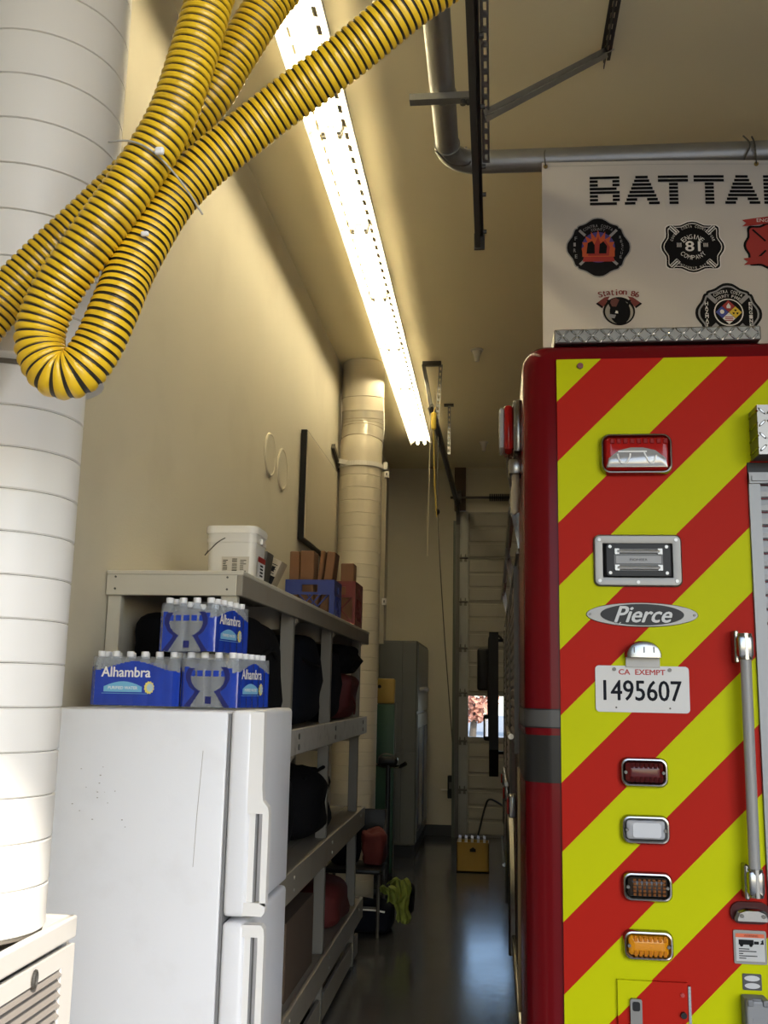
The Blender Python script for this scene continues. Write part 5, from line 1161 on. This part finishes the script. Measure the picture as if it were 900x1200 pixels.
def cloth_strip(pts, w, m, nm, th=.012):
    P = spline(pts, 8); V = []
    for i, p in enumerate(P):
        k = w * (1 + .10 * math.sin(i * .6)); f = .010 * math.sin(i * .7)
        for q in range(7): t = q / 6 - .5; V.append((p.x + t * k, p.y + f * math.cos(q * 1.9) + .02 * math.sin(q * 2.2), p.z + .01 * math.sin(q * 1.3)))
    n = len(V); F = [(i * 7 + q, i * 7 + q + 1, i * 7 + q + 8, i * 7 + q + 7) for i in range(len(P) - 1) for q in range(6)]
    V += [(x, y + th, z) for x, y, z in V]; F += [tuple(reversed([a + n for a in f])) for f in F]; return MB().add(V, F).build(nm, m, vv, True)
cloth_strip([(-.80, 7.62, .30), (-.79, 7.56, .36), (-.74, 7.55, .33), (-.73, 7.55, .25)], .08, M_HIVIS, 'shoulder')
cloth_strip([(-.74, 7.64, .36), (-.68, 7.60, .41), (-.65, 7.58, .32), (-.67, 7.57, .24), (-.655, 7.57, .16), (-.65, 7.57, .11)], .10, M_HIVIS, 'body')
cloth_strip([(-.72, 7.66, .30), (-.63, 7.62, .37), (-.60, 7.61, .30), (-.61, 7.61, .18)], .05, M_BLKN, 'trim')
# wheel chock box
kb = empty('chock_box', (-.205, 10.45, 0), 'yellow metal box holding upright plates on the aisle floor', 'box')
M_KY = mat('chock_yellow', (.28, .165, .012), .5, var=.12)
open_tub(-.367, -.043, 10.38, 10.60, .005, .29, .010, kb, M_KY)
MB().prism([(u, v) for u, v in [(-.235, .20), (-.175, .20), (-.175, .225), (-.205, .245), (-.235, .225)]], 'y', 10.377, 10.381).build('emblem', M_PRINTB, kb)
for k in range(5): MB().prism([(-.345 + k * .062, .02), (-.335 + k * .062, .02), (-.325 + k * .062, .325), (-.350 + k * .062, .335)], 'y', 10.40, 10.585).build('upright_plate', mat('plate_grey', (.45, .45, .42), .4, .3), kb)
o = MB().tube(spline([(-.06, 10.62, .01), (-.10, 11.4, .012), (-.21, 12.0, .02), (-.17, 12.2, .15), (-.10, 12.3, .42), (-.04, 12.2, .53), (.10, 11.9, .50), (.20, 11.5, .48)], 8), .012, 8).build('black_cable', M_BLACK, None, True); tag(o, 'black cable rising from floor near the far door', 'cable')
ob = empty('wall_switch', (-.55, 12.87, .55), 'dark electric switch box on far wall left of the door', 'switch')
MB().rbox(-.575, -.50, 12.82, 12.9, .46, .74, .01).build('housing', M_BLACK, ob, True); MB().rbox(-.555, -.52, 12.812, 12.821, .58, .66, .004).build('switch_plate', M_DSTEEL, ob); MB().tube([(-.66, 12.88, .56), (-.57, 12.88, .56)], .01, 8).build('conduit', M_WHITE, ob)
# release cords
rp = empty('pull_cord', (-.46, 7.3, 3.0), 'yellow pull cord with yellow handle hanging from the track hanger', 'cord')
MB().rbox(-.475, -.435, 7.28, 7.32, 3.76, 3.90, .015, 3).build('pull_handle', mat('handle_yellow', (.75, .55, .06), .4), rp, True)
MB().tube([(-.455, 7.3, 3.9), (-.49, 8.04, 4.16)], .004, 6).tube(spline([(-.455, 7.3, 3.77), (-.445, 7.3, 3.4), (-.425, 7.3, 3.08)], 5), .004, 6).build('cord', mat('cord_yellow', (.6, .42, .05), .6), rp, True)
r2 = empty('pull_cord', (-.5, 9.0, 1.3), 'dark pull cord with a knot hanging lower before the far wall', 'cord')
MB().tube(spline([(-.515, 9.0, 4.16), (-.514, 9.0, 3.43), (-.45, 9.0, 2.4), (-.362, 9.0, 1.33)], 8), .005, 6).build('cord', M_DSTEEL, r2, True); MB().lathe([(.006, -.03), (.02, -.01), (.02, .01), (.006, .03)], (-.514, 9.0, 3.43), 10).build('knot', M_BLACK, r2, True)
r3 = empty('pull_cord', (-.49, 7.28, 3.0), 'thin pale cord hanging beside the yellow pull cord', 'cord')
MB().tube(spline([(-.535, 8.15, 4.14), (-.54, 8.15, 3.6), (-.55, 8.15, 2.9)], 5), .004, 6).build('cord', mat('cord_pale', (.45, .40, .28), .6), r3, True)

# ================================================================== OUTSIDE BEYOND THE FAR DOOR
def tree(x, y, h, col, label, seed):
    rnd = random.Random(seed); t = empty('tree', (x, y, -.21), label, 'tree', 'trees outside the far door')
    MB().tube([(x, y, -.21), (x + .1, y, h * .3), (x - .1, y, h * .55)], [.16, .12, .07], 8).build('trunk', mat('bark', (.08, .06, .04), .9), t, True)
    mb = MB(); n = 900
    for k in range(n):
        a, b, q = rnd.uniform(0, 6.28), rnd.uniform(-1, 1), rnd.uniform(.5, 1) ** .5; s = math.sqrt(1 - b * b)
        c = Vector((x + h * .34 * q * s * math.cos(a), y + h * .34 * q * s * math.sin(a), h * .55 + h * .42 * q * b)); d1 = Vector((rnd.uniform(-1, 1), rnd.uniform(-1, 1), rnd.uniform(-1, 1))).normalized() * .16; d2 = d1.orthogonal().normalized() * .12
        mb.add([c - d1, c + d2, c + d1, c - d2], [(0, 1, 2, 3)])
    f = mb.build('foliage', mat('leaf_' + col[0], col[1], .7, var=.5, scale=2), t); f['kind'] = 'stuff'
tree(-.9, 44, 3.6, ('red', (.50, .22, .14)), 'reddish autumn tree seen through the far door window', 1)
tree(1.9, 47, 4.6, ('green', (.16, .24, .08)), 'green tree seen through the far door window', 2)
tree(-3.6, 50, 5.0, ('gold', (.48, .30, .10)), 'golden autumn tree outside the far door', 3)
